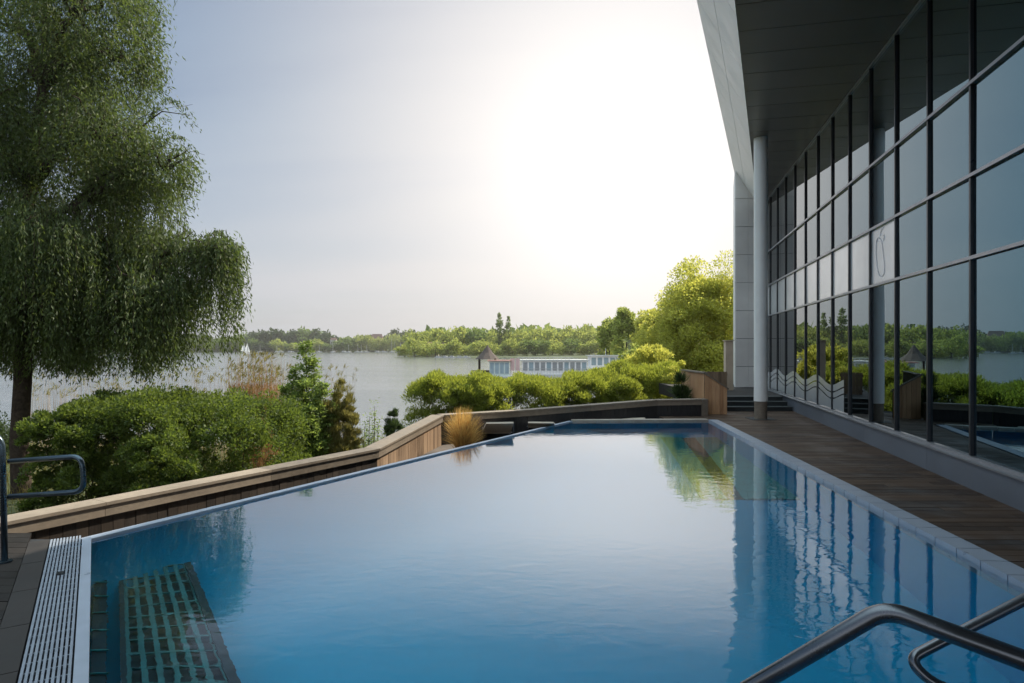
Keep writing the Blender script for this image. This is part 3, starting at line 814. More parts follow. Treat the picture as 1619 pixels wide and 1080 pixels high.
# ============================================================ HANDRAILS
hr = empty('handrail', (-3.92, 4.9, 0)); tag(hr, 'blue grey looped handrail beside the willow trunk at the left pool end', 'handrail')
mb = MB(); mb.tube(rounded([(-4.5, 4.9, 1.00), (-3.95, 4.9, 1.00), (-3.93, 4.9, 0)], .14), .022, 14); mb.build('post', M_teal, hr, smooth=True)
mb = MB(); mb.tube(rounded([(-3.92, 4.93, .775), (-3.30, 4.85, .83), (-3.28, 4.85, .56), (-3.92, 4.93, .50)], .09), .02, 14); mb.build('loop', M_teal, hr, smooth=True)
mb = MB(); mb.tube([(-3.93, 4.9, .0), (-3.93, 4.9, .012)], .05, 20); mb.build('floor_flange', M_teal, hr)
def handrail(pts, label, r, posts, fr=.05):
    root = empty('handrail', (pts[0][0], pts[0][1], -.03)); tag(root, label, 'handrail', None)
    mb = MB(); mb.tube(rounded(pts, fr, 8), r, 20); mb.build('rail', M_steel, root, smooth=True)
    for p, z1 in posts:
        mb = MB(); mb.tube([(p[0], p[1], z1), (p[0], p[1], -1.5)], r*.9, 14); mb.build('post', M_steel, root, smooth=True)
a = P(1400, 962, 1.62); b = P(1180, 1092, 1.72); c = P(1640, 1052, 1.42)
bb = a+(b-a)*2.6; cc_ = a+(c-a)*1.6
handrail([bb, a, cc_], 'thick dark steel handrail bent over the pool steps in the foreground', .0235, [(bb+Vector((0, 0, 0)), bb.z)])
a1 = P(1640, 938, 2.35); b1 = P(1436, 1042, 2.35); c1 = P(1475, 1082, 2.30); d1 = P(1640, 1130, 2.2)
handrail([a1+(a1-b1)*.4, a1, b1, c1, d1, d1+(d1-c1)*.4], 'thinner dark steel handrail loop at the right edge behind the foreground rail', .0195, [])

# ============================================================ LOUNGERS
def lounger(x, y, z, rz, label, tilt=42, arms=True):
    r = empty('sun_lounger', (x, y, z), rz)
    tag(r, label, 'sun lounger', 'sun loungers on the sunken terrace')
    mb = MB()
    T = Matrix.Translation((x, y, z)) @ Matrix.Rotation(rz, 4, 'Z')
    w = .3
    def q(v): return tuple(T @ Vector(v))
    def bx(mb, x0, x1, y0, y1, z0, z1):
        mb.hexa([q(v) for v in ((x0, y0, z0), (x1, y0, z0), (x1, y1, z0), (x0, y1, z0), (x0, y0, z1), (x1, y0, z1), (x1, y1, z1), (x0, y1, z1))])
    bx(mb, -w-.03, -w, .5, 1.9, .22, .27); bx(mb, w, w+.03, .5, 1.9, .22, .27); bx(mb, -w, w, 1.87, 1.9, .22, .27); mb.build('frame', M_frame, r)
    for sx in (-1, 1):
        for yy in (.6, 1.75):
            mb = MB(); bx(mb, sx*(w+.015)-.015, sx*(w+.015)+.015, yy, yy+.04, 0, .22); mb.build('leg', M_frame, r)
    mb = MB(); bx(mb, -w, w, .55, 1.87, .25, .285); mb.build('seat', M_canvas, r)
    t = math.radians(tilt); L = .7; dy, dz = -math.cos(t)*L, math.sin(t)*L
    mb = MB(); a = (.55, .27); b = (.55+dy, .27+dz)
    mb.hexa([q((-w, a[0], a[1])), q((w, a[0], a[1])), q((w, a[0], a[1]+.035)), q((-w, a[0], a[1]+.035)),
             q((-w+.03, b[0], b[1])), q((w-.03, b[0], b[1])), q((w-.03, b[0]+.02, b[1]+.03)), q((-w+.03, b[0]+.02, b[1]+.03))]); mb.build('backrest', M_canvas, r)
    for sx in ((-1, 1) if arms else ()):
        mb = MB(); mb.tube([q((sx*(w+.02), .95, .27)), q((sx*(w+.03), .75, .45)), q((sx*(w+.03), .3, .47)), q((sx*(w+.02), .25, .3))], .014, 8); mb.build('armrest', M_frame, r)
    return r
lounger(-.25, 12.55, -.35, math.radians(8), 'beige sun lounger with raised back beside the orange grass', 22)
lounger(.62, 13.55, -.35, math.radians(-4), 'sun lounger whose top edge just shows right of the beige one', 13, False)
lounger(3.0, 15.06, -.35, math.radians(71), 'pale sun lounger below the dark wall near the turquoise pool corner', 4, False)

# ============================================================ WILLOW
def willow():
    tx, ty = -10.86, 14.0; tz = gz(tx, ty)-.05
    root = empty('willow_tree', (tx, ty, tz)); tag(root, 'big weeping willow with a dark trunk beside the handrail at the left edge', 'tree')
    mb = MB()
    trunk = [Vector((tx+a_, ty+b_, tz+c_)) for a_, b_, c_ in ((.03, 0, -.1), (0, 0, .3), (-.05, 0, 1.3), (.03, 0, 2.6), (0, .03, 3.9), (-.09, .08, 5.3), (.08, .15, 7.1), (.4, .15, 9.3), (.55, 0, 11.2))]
    mb.tube(trunk, [.25, .195, .175, .17, .18, .165, .135, .10, .05], 14)
    mb.build('trunk', M_bark, root, smooth=True)
    lm = MB()
    def lobe_c(px, py, Y): return P(px, py, Y)
    # (px, py, depth, radius, hang length, weight)
    lobes = [(-330, 330, 9.2, 1.25, 1.9), (-200, 130, 9.4, 1.3, 1.5), (-250, -120, 9.2, 1.3, 1.4), (-60, -260, 9.2, 1.3, 1.2), (90, -190, 9.0, 1.0, 1.1), (-110, 420, 8.5, 1.0, 1.5),
             (20, 40, 9.6, 1.15, 1.4), (120, 10, 8.6, .95, 1.3), (185, -20, 9.3, .58, 1.0), (190, 90, 9.0, .50, 1.1), (130, 150, 9.9, .95, 1.5),
             (-60, 200, 8.6, 1.1, 1.5), (60, 250, 9.7, 1.1, 1.5), (165, 215, 8.7, .75, 1.3), (228, 250, 9.0, .50, 1.3), (262, 262, 8.8, .36, 1.0), (205, 300, 9.7, .7, 1.3),
             (-40, 380, 9.3, 1.0, 1.6), (70, 390, 8.4, .95, 1.5), (175, 385, 9.2, .75, 1.5), (262, 395, 9.0, .62, 1.35), (322, 405, 9.0, .46, 1.0), (345, 390, 8.8, .30, 1.15),
             (120, 460, 9.9, .85, 1.8), (225, 460, 8.5, .60, 1.7), (20, 480, 9.8, .85, 1.6), (275, 465, 9.5, .5, 1.5), (170, 490, 9.2, .6, 1.5), (80, 500, 9.0, .5, 1.4)]
    pts, drs = [], []
    tw_b, tw_t = [], []
    for (px, py, Y, r, hang) in lobes:
        Y *= 1.556; r *= 1.556; hang *= 1.556
        c = lobe_c(px, py, Y)
        # limb from the trunk
        zt = max(tz+3.8, min(tz+11, c.z-1.4)); k = min(range(len(trunk)), key=lambda i: abs(trunk[i].z-zt))
        limb_mb(lm, trunk[k], c+Vector((0, 0, r*.2)), .10+.025*r, .025, 7, .07)
        for _ in range(7):
            e = c+Vector((random.gauss(0, .5), random.gauss(0, .5), random.uniform(.0, .7)))*r
            limb_mb(lm, c-Vector((0, 0, .1)), e, .034, .007, 5, .10)
        ns = int((400 if py < 300 else 300)*r*r+60)
        for _ in range(ns):
            d = ball(1, random.choice((1.0, 1.0, 1.18)), .3)[0]
            if d[2] < -.2 and not py < 300: d[2] *= -.6
            up = py < 300
            s = np.array(c)+d*np.array([r, r, r*(.95 if up else .75)])
            gq = math.sin(s[0]*3.3+s[1]*2.1+s[2]*1.3)+math.sin(s[1]*4.1-s[0]*2.4+s[2]*2.6+1)+.6*math.sin(s[0]*7.1+s[2]*5.3)
            if gq < -1.1: continue
            ho = np.array([d[0], d[1]]); ho = ho/max(np.hypot(*ho), .01)
            L = hang*min(1.25, random.gammavariate(2.2, .30)+.08)*(.42 if up else 1)*(.85+.22*gq)
            nl = int(L*23)+6
            t = np.linspace(0, 1, nl)
            outw = random.uniform(.03, .22)
            x = s[0]+ho[0]*outw*np.sin(t*1.6)+random.uniform(-.05, .05)*t; yv = s[1]+ho[1]*outw*np.sin(t*1.6)
            zz = s[2]+.07*np.sin(t*3)-L*t**1.25
            p = np.stack([x, yv, zz], 1)+rng.normal(0, .075 if up else .035, (nl, 3))
            ok = p[:, 2] > 1.22+.16*math.sin(x[0]*3.2)+.45*max(0, (x[0]+7.4))-max(0, random.gauss(0, .16))
            p = p[ok]
            if len(p) == 0: continue
            pts.append(p); dd = np.tile([[ho[0]*.35, ho[1]*.35, -1.0]], (len(p), 1))+(rng.normal(0, .55, (len(p), 3)) if up else 0); drs.append(dd)
            if random.random() < .5 and len(p) > 5:
                tw_b.append(s); tw_t.append(p[-1])
    # the two fine sprays that stick out of the outline
    for (a, b, n) in ((P(235, 185, 14), P(305, 165, 14), 60), (P(250, 230, 14), P(325, 245, 14), 60), (P(330, 370, 14), P(385, 420, 14), 60), (P(225, 60, 14), P(262, 80, 14), 45), (P(225, 110, 14), P(262, 128, 14), 45)):
        for _ in range(9):
            e = b+Vector((random.gauss(0, .06), random.gauss(0, .2), random.gauss(0, .06)))
            t = np.linspace(0, 1, n)[:, None]; p = np.array(a)*(1-t)+np.array(e)*t; p[:, 2] += (.34*np.sin(t*math.pi)-.5*t**3)[:, 0]
            keep = rng.random(n) < .35
            pts.append(p[keep]+rng.normal(0, .02, (keep.sum(), 3))); drs.append(np.tile([[.4, 0, -.8]], (keep.sum(), 1)))
        limb_mb(lm, a-Vector((.3, 0, .1)), b, .008, .003, 6, .02)
    # thin trailing strands at the right rim
    for px, y0, y1 in ((376, 420, 545), (384, 400, 500), (392, 430, 520), (366, 440, 540), (352, 450, 545)):
        n = 40; t = np.linspace(0, 1, n)[:, None]; p = np.array(P(px, y0, 14))*(1-t)+np.array(P(px-3, y1, 14))*t
        keep = rng.random(n) < .6; pts.append(p[keep]+rng.normal(0, .02, (keep.sum(), 3))); drs.append(np.tile([[0, 0, -1.0]], (keep.sum(), 1)))
    lm.build('limbs', M_bark, root, smooth=True)
    pts = np.concatenate(pts); drs = np.concatenate(drs)
    blades('twigs', M_bark, np.array(tw_b), np.array(tw_t), .008, root, seg=2, bend=.05)
    leaves('foliage', L_willow, pts, drs, .106, .027, root, .38)
    print('willow leaves', len(pts))
willow()

# ============================================================ SHRUBS BY THE WALL
def shrub(name, label, x, y, rx, ry, h, mat, n=9000, leaf=(.055, .03), cl=None, top=None, group=None, cat='shrub', dirup=.3, zb=None, shape='round', stems=5):
    z0 = gz(x, y) if zb is None else zb
    root = empty(name, (x, y, z0)); tag(root, label, cat, group)
    n = int(n*2.9); cl = cl or max(40, int(n/170)); leaf = (leaf[0]*1.05, leaf[1]*1.1)
    p, d, cs = crown_pts(cl, n//cl, rx, ry, h*.5, h*.52, min(rx, ry)*.22, 1.0, .5, shape)
    p[:, 2] = np.maximum(p[:, 2], .03); p += np.array([x, y, z0]); d[:, 2] += dirup
    leaves('foliage', mat, p, d, leaf[0], leaf[1], root, .5)
    mb = MB()
    for i in range(stems):
        c = cs[random.randrange(len(cs))]*.9
        limb_mb(mb, (x+c[0]*.12, y+c[1]*.12, z0-.05), (x+c[0], y+c[1], z0+c[2]), .016, .005, 4, .05)
    mb.build('stems', M_bark, root, smooth=True)
    return root
def loose_shrub(name, label, x, y, z0, stems, mat, leaf, n_per=900, lean=.1, cat='shrub'):
    """upright stems (dx, dy, height, spread): leaf sprays in whorls that get shorter upwards"""
    root = empty(name, (x, y, z0)); tag(root, label, cat)
    P_, D_ = [], []; mb = MB()
    for dx, dy, h, sp in stems:
        tip = np.array([x+dx*1.15, y+dy*1.15, z0+h]); base = np.array([x+dx*.35, y+dy*.35, z0])
        mb.tube([tuple(base), tuple(base*.5+tip*.5+rng.normal(0, .04, 3)), tuple(tip-np.array([0, 0, .1]))], [.022, .014, .005], 6)
        k = int(h/.11)
        for i in range(k):
            t = i/k+rng.uniform(0, .06)
            if t < .12: continue
            c = base+(tip-base)*t
            for q in range(4):
                a_ = rng.uniform(0, 6.283); L = sp*(1-t)**.6*rng.uniform(.5, 1.15)+.05
                d = np.array([math.cos(a_), math.sin(a_), rng.uniform(.15, .8)])
                m_ = max(3, int(n_per/k/4)); u = rng.uniform(.15, 1, (m_, 1))
                p = c+d*L*u+np.array([0, 0, -.25])*L*u**2+rng.normal(0, .045, (m_, 3))
                P_.append(p); D_.append(np.tile(d*np.array([1, 1, .6]), (m_, 1)))
    leaves('foliage', mat, np.concatenate(P_), np.concatenate(D_), leaf[0], leaf[1], root, .6)
    mb.build('stems', M_bark, root, smooth=True)
    return root
def at(px, Y): return (px-810)*Y/F
def ztop(py, Y): return EYE-(py-HZ)*Y/F
def sh(name, label, px0, px1, pyt, Y, mat, depth=None, **k):
    x = at((px0+px1)/2, Y); rx = (px1-px0)/2*Y/F*.93; z0 = gz(x, Y)
    return shrub(name, label, x, Y, rx, depth or rx, ztop(pyt, Y)-z0, mat, **k)
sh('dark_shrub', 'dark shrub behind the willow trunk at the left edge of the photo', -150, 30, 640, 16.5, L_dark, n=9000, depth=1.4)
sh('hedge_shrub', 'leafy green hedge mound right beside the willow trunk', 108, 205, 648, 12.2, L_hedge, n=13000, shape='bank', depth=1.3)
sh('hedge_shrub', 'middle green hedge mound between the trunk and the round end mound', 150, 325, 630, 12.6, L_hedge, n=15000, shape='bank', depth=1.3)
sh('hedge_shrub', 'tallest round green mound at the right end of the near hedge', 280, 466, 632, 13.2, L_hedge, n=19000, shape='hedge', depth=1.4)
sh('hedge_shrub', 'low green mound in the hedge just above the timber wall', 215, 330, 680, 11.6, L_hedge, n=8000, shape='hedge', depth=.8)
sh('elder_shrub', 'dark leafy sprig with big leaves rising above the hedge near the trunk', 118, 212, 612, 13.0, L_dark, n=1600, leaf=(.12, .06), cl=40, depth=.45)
_x, _z = at(484, 15.5), gz(at(484, 15.5), 15.5)
loose_shrub('spire_shrub', 'tall pale green spire shaped shrub between the hedge and the reeds', _x, 15.5, _z,
            [(0, 0, ztop(541, 15.5)-_z, .42), (.14, .1, ztop(575, 15.5)-_z, .40), (-.22, 0, ztop(588, 15.5)-_z, .42), (.38, -.1, ztop(606, 15.5)-_z, .40), (-.48, .1, ztop(612, 15.5)-_z, .36),
             (.05, -.3, ztop(600, 15.5)-_z, .45), (.55, .1, ztop(640, 15.5)-_z, .32), (-.58, -.2, ztop(650, 15.5)-_z, .34), (.2, -.4, ztop(640, 15.5)-_z, .45), (-.2, -.4, ztop(650, 15.5)-_z, .45)], L_spire, (.085, .042), 2600)
sh('reedy_shrub', 'olive brown reedy shrub right of the pale green spire', 505, 568, 612, 15.8, L_olive, n=9000, leaf=(.12, .014), dirup=1.4, depth=.4)
sh('small_shrub', 'small spiky green bush just above the wall before the open water', 602, 645, 650, 17.5, L_dark, n=3500, leaf=(.11, .014), dirup=1.5, depth=.3)
for px_, py_, lb_ in ((585, 652, 'thin tall weed right beside the olive reedy shrub'), (593, 636, 'spindly weed with sparse leaves left of the small spiky bush'), (577, 668, 'low thin weed at the foot of the olive reedy shrub')):
    _x = at(px_, 16.0); _z = gz(_x, 16.0)
    loose_shrub('weed_plant', lb_, _x, 16.0, _z, [(0, 0, ztop(py_, 16.0)-_z, .12), (.06, .05, (ztop(py_, 16.0)-_z)*.8, .12)], L_spire, (.07, .03), 130, cat='weed')
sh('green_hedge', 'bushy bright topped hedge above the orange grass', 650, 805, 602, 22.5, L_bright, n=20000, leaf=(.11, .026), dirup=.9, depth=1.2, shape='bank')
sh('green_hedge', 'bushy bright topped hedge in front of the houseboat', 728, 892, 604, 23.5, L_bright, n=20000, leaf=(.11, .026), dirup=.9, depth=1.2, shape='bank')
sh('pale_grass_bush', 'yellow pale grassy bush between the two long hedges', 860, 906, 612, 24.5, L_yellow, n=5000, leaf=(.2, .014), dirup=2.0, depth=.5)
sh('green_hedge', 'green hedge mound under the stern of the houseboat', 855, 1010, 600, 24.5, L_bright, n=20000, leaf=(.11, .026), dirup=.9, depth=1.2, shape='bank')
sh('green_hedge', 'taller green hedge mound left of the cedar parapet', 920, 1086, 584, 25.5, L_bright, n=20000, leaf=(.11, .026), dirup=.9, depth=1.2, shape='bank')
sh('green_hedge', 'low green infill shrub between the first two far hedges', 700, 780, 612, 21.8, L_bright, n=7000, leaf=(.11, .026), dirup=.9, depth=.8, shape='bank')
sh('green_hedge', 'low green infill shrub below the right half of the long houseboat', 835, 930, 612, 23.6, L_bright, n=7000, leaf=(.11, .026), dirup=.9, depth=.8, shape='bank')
sh('round_bush', 'rounded pale green bush below the big tree', 985, 1064, 546, 30, L_yellow, n=9000, leaf=(.13, .05))
sh('yellow_bush', 'bright yellow green bush touching the cedar parapet', 1046, 1092, 580, 24.0, L_yellow, n=5000, leaf=(.09, .045))
sh('spiky_plant', 'dark spiky plant in front of the cedar parapet side', 1060, 1100, 606, 17.2, L_dark, n=1800, leaf=(.28, .016), dirup=1.2, depth=.35)
# reeds
def reeds(name, label, x0, x1, Y0, Y1, ytop, n, mat, w=.012, stuff=True, zb=-2.1, jit=.35, cat='reeds', plume=True):
    px = rng.uniform(x0, x1, n); Y = rng.uniform(Y0, Y1, n); X = (px-810)*Y/F
    zt = EYE-(ytop-HZ)*Y/F+rng.normal(-.15, jit, n)
    zt = np.minimum(zt, EYE-(ytop-16-HZ)*Y/F)
    b = np.stack([X, Y, np.full(n, zb)], 1); t = np.stack([X+rng.normal(0, .16, n), Y+rng.normal(0, .16, n), zt], 1)
    root = empty(name, (float(X.mean()), float(Y.mean()), zb)); tag(root, label, cat)
    st = blades('stalks', mat, b, t, w, root, seg=2, bend=.04); st['kind'] = 'stuff'
    k = rng.random(n) < .35
    if plume:
        pt = np.repeat(t[k], 7, 0)+rng.normal(0, .03, (k.sum()*7, 3))-np.array([0, 0, .12])
        pl = leaves('plumes', L_olive, pt, np.tile([[.3, 0, .8]], (len(pt), 1)), .14, .02, root, .4); pl['kind'] = 'stuff'
    return root
r = reeds('reed_bed', 'pale thin reed stalks standing in front of the lake behind the near hedge', 40, 560, 18.0, 23.0, 592, 950, L_reed, .013); r['kind'] = 'stuff'
r = reeds('rusty_reeds', 'rust coloured reed clump left of the pale green spire shrub', 368, 442, 16.5, 18.2, 572, 420, L_rust, .014); r['kind'] = 'stuff'
pts_n = 5200
px = rng.uniform(366, 446, pts_n); Yv = rng.uniform(16.3, 17.6, pts_n); zz = rng.uniform(-2.0, .8, pts_n)
leaves('rusty_reed_leaves', L_rust, np.stack([(px-810)*Yv/F, Yv, zz-.2], 1), np.tile([[0, 0, 1.0]], (pts_n, 1)), .22, .016, r, .3)['kind'] = 'stuff'
# orange ornamental grass on the terrace
def tuft(name, label, x, y, z, r, h, n, mat, w=.008, spread=.6, cat='grass clump'):
    a = rng.uniform(0, 6.283, n); rr = np.sqrt(rng.uniform(0, 1, n))*r*.35; ro = rng.uniform(.1, 1, n)*r*1.1
    b = np.stack([x+np.cos(a)*rr, y+np.sin(a)*rr, np.full(n, z)], 1)
    a2 = a+rng.normal(0, .5, n)
    t = np.stack([x+np.cos(a2)*ro, y+np.sin(a2)*ro, z+h*rng.uniform(.35, 1.0, n)*(1-.3*(ro/r)**2)], 1)
    o = blades(name, mat, b, t, w, None, seg=4, bend=spread)
    tag(o, label, cat); return o
tuft('ornamental_grass', 'orange yellow ornamental grass clump on the terrace beside the beige lounger', at(733, 12.2), 12.2, -.35, .42, .95, 1700, L_orange, .011, .32)
tuft('ornamental_grass', 'dark reddish grass clump just right of the orange one', at(757, 12.8), 12.8, -.35, .20, .70, 420, leafmat('dark_red_grass', (.05, .025, .02), (.20, .10, .07), (.2, .1, .05), .3))
# rough growth covering the bank between wall and water
n = 26000
bx = rng.uniform(-24, 8, n); by = rng.uniform(4, 27, n); hz = ground_h(bx, by)
ok = (hz > -1.99) & (hz < 0) & (edgedist(PLAT, bx, by) > .35); bx, by, hz = bx[ok], by[ok], hz[ok]
b = np.stack([bx, by, hz-.02], 1); t = b+np.stack([rng.normal(0, .12, len(bx)), rng.normal(0, .12, len(bx)), rng.uniform(.2, .7, len(bx))], 1)
o = blades('bank_grass', L_olive, b, t, .016, None, seg=2, bend=.3); tag(o, kind='stuff')
n = 16000
bx = rng.uniform(1, 40, n); by = rng.uniform(16.3, 90, n); hz = ground_h(bx, by)
ok = (hz > -1.99) & (edgedist(PLAT, bx, by) > .5) & (by > 16.5+.1*bx); bx, by, hz = bx[ok], by[ok], hz[ok]
b = np.stack([bx, by, hz-.02], 1); t = b+np.stack([rng.normal(0, .2, len(bx)), rng.normal(0, .2, len(bx)), rng.uniform(.2, .8, len(bx))], 1)
o = blades('shore_grass', L_spire, b, t, .04, None, seg=2, bend=.3); tag(o, kind='stuff')

# ============================================================ TREES
def tree(name, label, x, y, h, rx, mat, n, leaf, shape='round', cat='tree', trunk_h=.25, group=None, cl=None, cz=None, clr=None, ry=None, z0=None, shell=.5, bottom=None):
    z0 = gz(x, y) if z0 is None else z0
    root = empty(name, (x, y, z0)); tag(root, label, cat, group)
    cl = cl or max(14, n//90)
    lo = h*trunk_h if bottom is None else bottom
    rz = (h-lo)/2
    p, d, cs = crown_pts(cl, n//cl, rx, ry or rx, rz, lo+rz, clr or rx*.26, 1.0, shell, shape)
    p[:, 2] = np.maximum(p[:, 2], .1)
    p += np.array([x, y, z0]); leaves('crown', mat, p, d, leaf, leaf*.62, root, .6)
    mb = MB(); top = (x+rx*.05, y, z0+lo+rz*1.1)
    r0 = max(.05, h*.02); mb.tube([(x, y, z0-.3), (x+.01*h, y, z0+h*.2), top], [r0*1.2, r0, r0*.3], 8)
    for c in cs[:6]: mb.tube([(x+.005*h, y, z0+h*.22), (x+c[0]*.5, y+c[1]*.5, z0+(h*.22+c[2])*.55), (x+c[0]*.9, y+c[1]*.9, z0+c[2])], [r0*.55, r0*.35, r0*.12], 6)
    mb.build('trunk', M_bark, root, smooth=True)
    return root
def tpx(name, label, px, pyt, wpx, Y, mat, n, leaf, **k):
    x = at(px, Y); z0 = gz(x, Y)
    return tree(name, label, x, Y, ztop(pyt, Y)-z0, wpx/2*Y/F, mat, n, leaf, z0=z0, **k)
tpx('lime_tree', 'big yellow green tree next to the pale end wall of the building', 1112, 424, 146, 36, L_yellow, 90000, .135, trunk_h=.10, cl=330, shell=.45)
tpx('lime_tree', 'lower rounded yellow green tree leaning out left of the big one', 1050, 482, 78, 40, L_yellow, 30000, .14, trunk_h=.08, cl=150)
tpx('slim_tree', 'slim tall pale tree second from the left of the right bank group', 990, 493, 30, 85, L_far2, 9000, .42, shape='hedge', cl=110, clr=.55, trunk_h=.1)
tpx('slim_tree', 'slim shorter pale tree leftmost of the right bank group', 963, 508, 28, 95, L_far2, 9000, .42, shape='hedge', cl=110, clr=.55, trunk_h=.1)
tpx('bank_tree', 'broad pale tree between the slim trees and the yellow green one', 1022, 496, 44, 75, L_yellow, 12000, .3, cl=120, trunk_h=.08)
tpx('bank_tree', 'low round pale tree on the bank under the slim trees', 1005, 540, 46, 62, L_far2, 5000, .34, trunk_h=.02)
tpx('bank_tree', 'low pale tree on the bank behind the moored white cruiser', 972, 545, 40, 105, L_far2, 4200, .42, trunk_h=.02)
tpx('bank_tree', 'tree hidden mostly by the end wall right of the yellow green one', 1195, 440, 110, 46, L_yellow, 12000, .24, trunk_h=.08)
SEGS = [(-999, 0, 'at the left photo edge'), (0, 100, 'near the willow trunk'), (100, 300, 'behind the willow'), (300, 365, 'just right of the willow'), (365, 440, 'around the two white sails'), (440, 530, 'behind the spire shrub'),
        (530, 600, 'left of the tall masts'), (600, 670, 'behind the tall bare masts'), (670, 760, 'left of the thatched hut'), (760, 830, 'above the thatched hut'),
        (830, 930, 'above the long houseboat'), (930, 2000, 'above the white cruiser')]
ORD = ['leftmost', 'second', 'third', 'fourth', 'fifth', 'sixth', 'seventh', 'eighth', 'ninth', 'tenth', 'eleventh', 'twelfth', 'thirteenth', 'fourteenth', 'fifteenth', 'sixteenth', 'seventeenth', 'eighteenth', 'nineteenth', 'twentieth']
COUNT = {}
def where(kind, px, tail=''):
    seg = next(n_ for a_, b_, n_ in SEGS if a_ <= px < b_)
    k = COUNT[(kind, seg, tail)] = COUNT.get((kind, seg, tail), 0)+1
    o_ = ORD[min(k-1, 19)]
    return (o_+' '+kind if k == 1 else o_+' '+kind+' from the left')+(' '+tail if tail else '')+', '+seg
# far shore prototypes
def proto(mat, shape, h, rx, n, leaf, nm, lab):
    return tree(nm, lab, 0, 0, h, rx, mat, n, leaf, shape=shape, trunk_h=.06, z0=0, cl=max(16, n//26), clr=rx*.3)
def pool_of(mats, shape, nm, k, h=10, rx=5, n=1100, leaf=1.25):
    return [proto(mats[i % len(mats)], shape, h, rx*random.uniform(.85, 1.1), n, leaf, nm, '') for i in range(k)]
protoA = pool_of([L_far3, L_far, L_far3, L_far, L_far3], 'round', 'shore_tree', 5)
protoB = pool_of([L_far2, L_far, L_far2, L_far2], 'round', 'shore_tree', 4)
protoP = pool_of([L_far], 'poplar', 'poplar_tree', 1, 10, 1.3, 900, .6)
used = set()
def put(pr, px, pyt, wpx, Y, label, group):
    x = at(px, Y); z0 = gz(x, Y)
    if z0 < -1.9: z0 = -1.95
    h = ztop(pyt, Y)-z0; w = wpx/2*Y/F
    loc = (x, Y, z0-.2); sc = (w/5, w/5, h/10)
    if pr.name not in used:
        used.add(pr.name); o = pr; o.location = loc; o.scale = sc
        # children were parented with an identity inverse because the root stood at the origin
    else: o = dup(pr, loc, 0, sc)
    o.rotation_euler.z = random.uniform(0, 6.28)
    o['label'] = label; o['category'] = 'tree'; o['group'] = group
    return o
for pr in protoA+protoB+protoP:
    for c_ in pr.children: c_.matrix_parent_inverse = Matrix.Identity(4)
def prof(x):
    xs_ = [-100, 300, 330, 350, 372, 400, 440, 480, 512, 540, 575, 600, 640, 665, 700, 760, 800, 850, 880, 930, 960, 1000]
    ys_ = [528, 526, 528, 541, 530, 526, 522, 519, 522, 533, 531, 534, 521, 524, 519, 521, 524, 515, 521, 517, 518, 512]
    return float(np.interp(x, xs_, ys_))
x = -110.0; fl_ = 'trees on the far left shore'; fr_ = 'trees on the nearer right shore'
while x < 668:
    w = random.uniform(22, 34)
    put(random.choice(protoA), x, prof(x)+random.uniform(-1, 3), w*1.15, random.uniform(775, 800), where('dark tree', x, 'in the back row'), fl_)
    x += w*.55
x = -105.0
while x < 665:
    w = random.uniform(16, 27)
    put(random.choice(protoA[:3] if x < 430 else protoB+protoA[1:2]), x, 540+random.uniform(-6, 5)-(5 if x > 540 else 0), w, random.uniform(748, 762), where('low tree', x, 'at the far waterline'), 'waterline trees on the far left shore')
    x += w*.62
x = 655.0
while x < 985:
    w = random.uniform(24, 38)
    put(random.choice(protoB), x, prof(x)+random.uniform(-2, 4), w, random.uniform(325, 350), where('pale tree', x, 'in the back row'), fr_)
    x += w*.5
x = 640.0
while x < 990:
    w = random.uniform(16, 30)
    put(random.choice(protoB), x, 541+random.uniform(-7, 6), w, random.uniform(296, 306), where('low pale tree', x, 'at the waterline'), 'waterline trees on the nearer right shore')
    x += w*.6
# poplars
for px, py, wd, lb in ((790, 495, 13, 'taller of the two dark poplars above the thatched hut'), (804, 500, 11, 'shorter right one of the two poplars above the thatched hut')):
    o = put(protoP[0], px, py, wd, 330, lb, 'pair of poplars'); o.scale[0] = o.scale[1] = wd/2*.33/1.3
mass = []
n = 7000
px = rng.uniform(-130, 1010, n); far = px < 668
Yv = np.where(far, rng.uniform(840, 900, n), rng.uniform(365, 400, n))
topz = np.array([ztop(prof(a)+4, b_) for a, b_ in zip(px, Yv)])
zz = -1+(topz+1)*rng.uniform(0, 1, n)
pts_ = np.stack([(px-810)*Yv/F, Yv, zz], 1)
s_ = np.where(far, 6.0, 3.0)
b = unit(rng.normal(0, 1, (n, 3)))
o = leaves('distant_wood', L_far, pts_, b, 5.0, 3.6, None, .5); tag(o, kind='stuff')

# ============================================================ HOUSES
def house(label, px, pyr, pyb, wpx, Y, roofcol, wallcol, ridge=.45):
    x = at(px, Y); w = wpx*Y/F; z1 = ztop(pyr, Y); z0 = gz(x, Y)-.3; ze = z1-(z1-ztop(pyb, Y))*ridge; d = w*.7
    root = empty('house', (x, Y, z0)); tag(root, label, 'house')
    mb = MB(); mb.box(x-w/2, x+w/2, Y, Y+d, z0, ze); mb.build('wall', wallcol, root)
    mb = MB(); o_ = w*.04
    A = [(x-w/2-o_, Y-o_, ze), (x+w/2+o_, Y-o_, ze), (x+w/2+o_, Y+d+o_, ze), (x-w/2-o_, Y+d+o_, ze)]
    R = [(x-w*.38, Y+d/2, z1), (x+w*.38, Y+d/2, z1)]
    mb.v = A+R; mb.f = [(0, 1, 5, 4), (2, 3, 4, 5), (1, 2, 5), (3, 0, 4), (3, 2, 1, 0)]
    mb.build('roof', roofcol, root)
    k = max(2, int(w/4))
    for i in range(k):
        for zf in (.35, .75):
            mb = MB(); xc = x-w/2+w*(i+.5)/k; zc = ztop(pyb, Y)+(ze-ztop(pyb, Y))*zf
            mb.box(xc-w/k*.18, xc+w/k*.18, Y-.08, Y-.002, zc-.6, zc+.6); mb.build('window', M_frame, root)
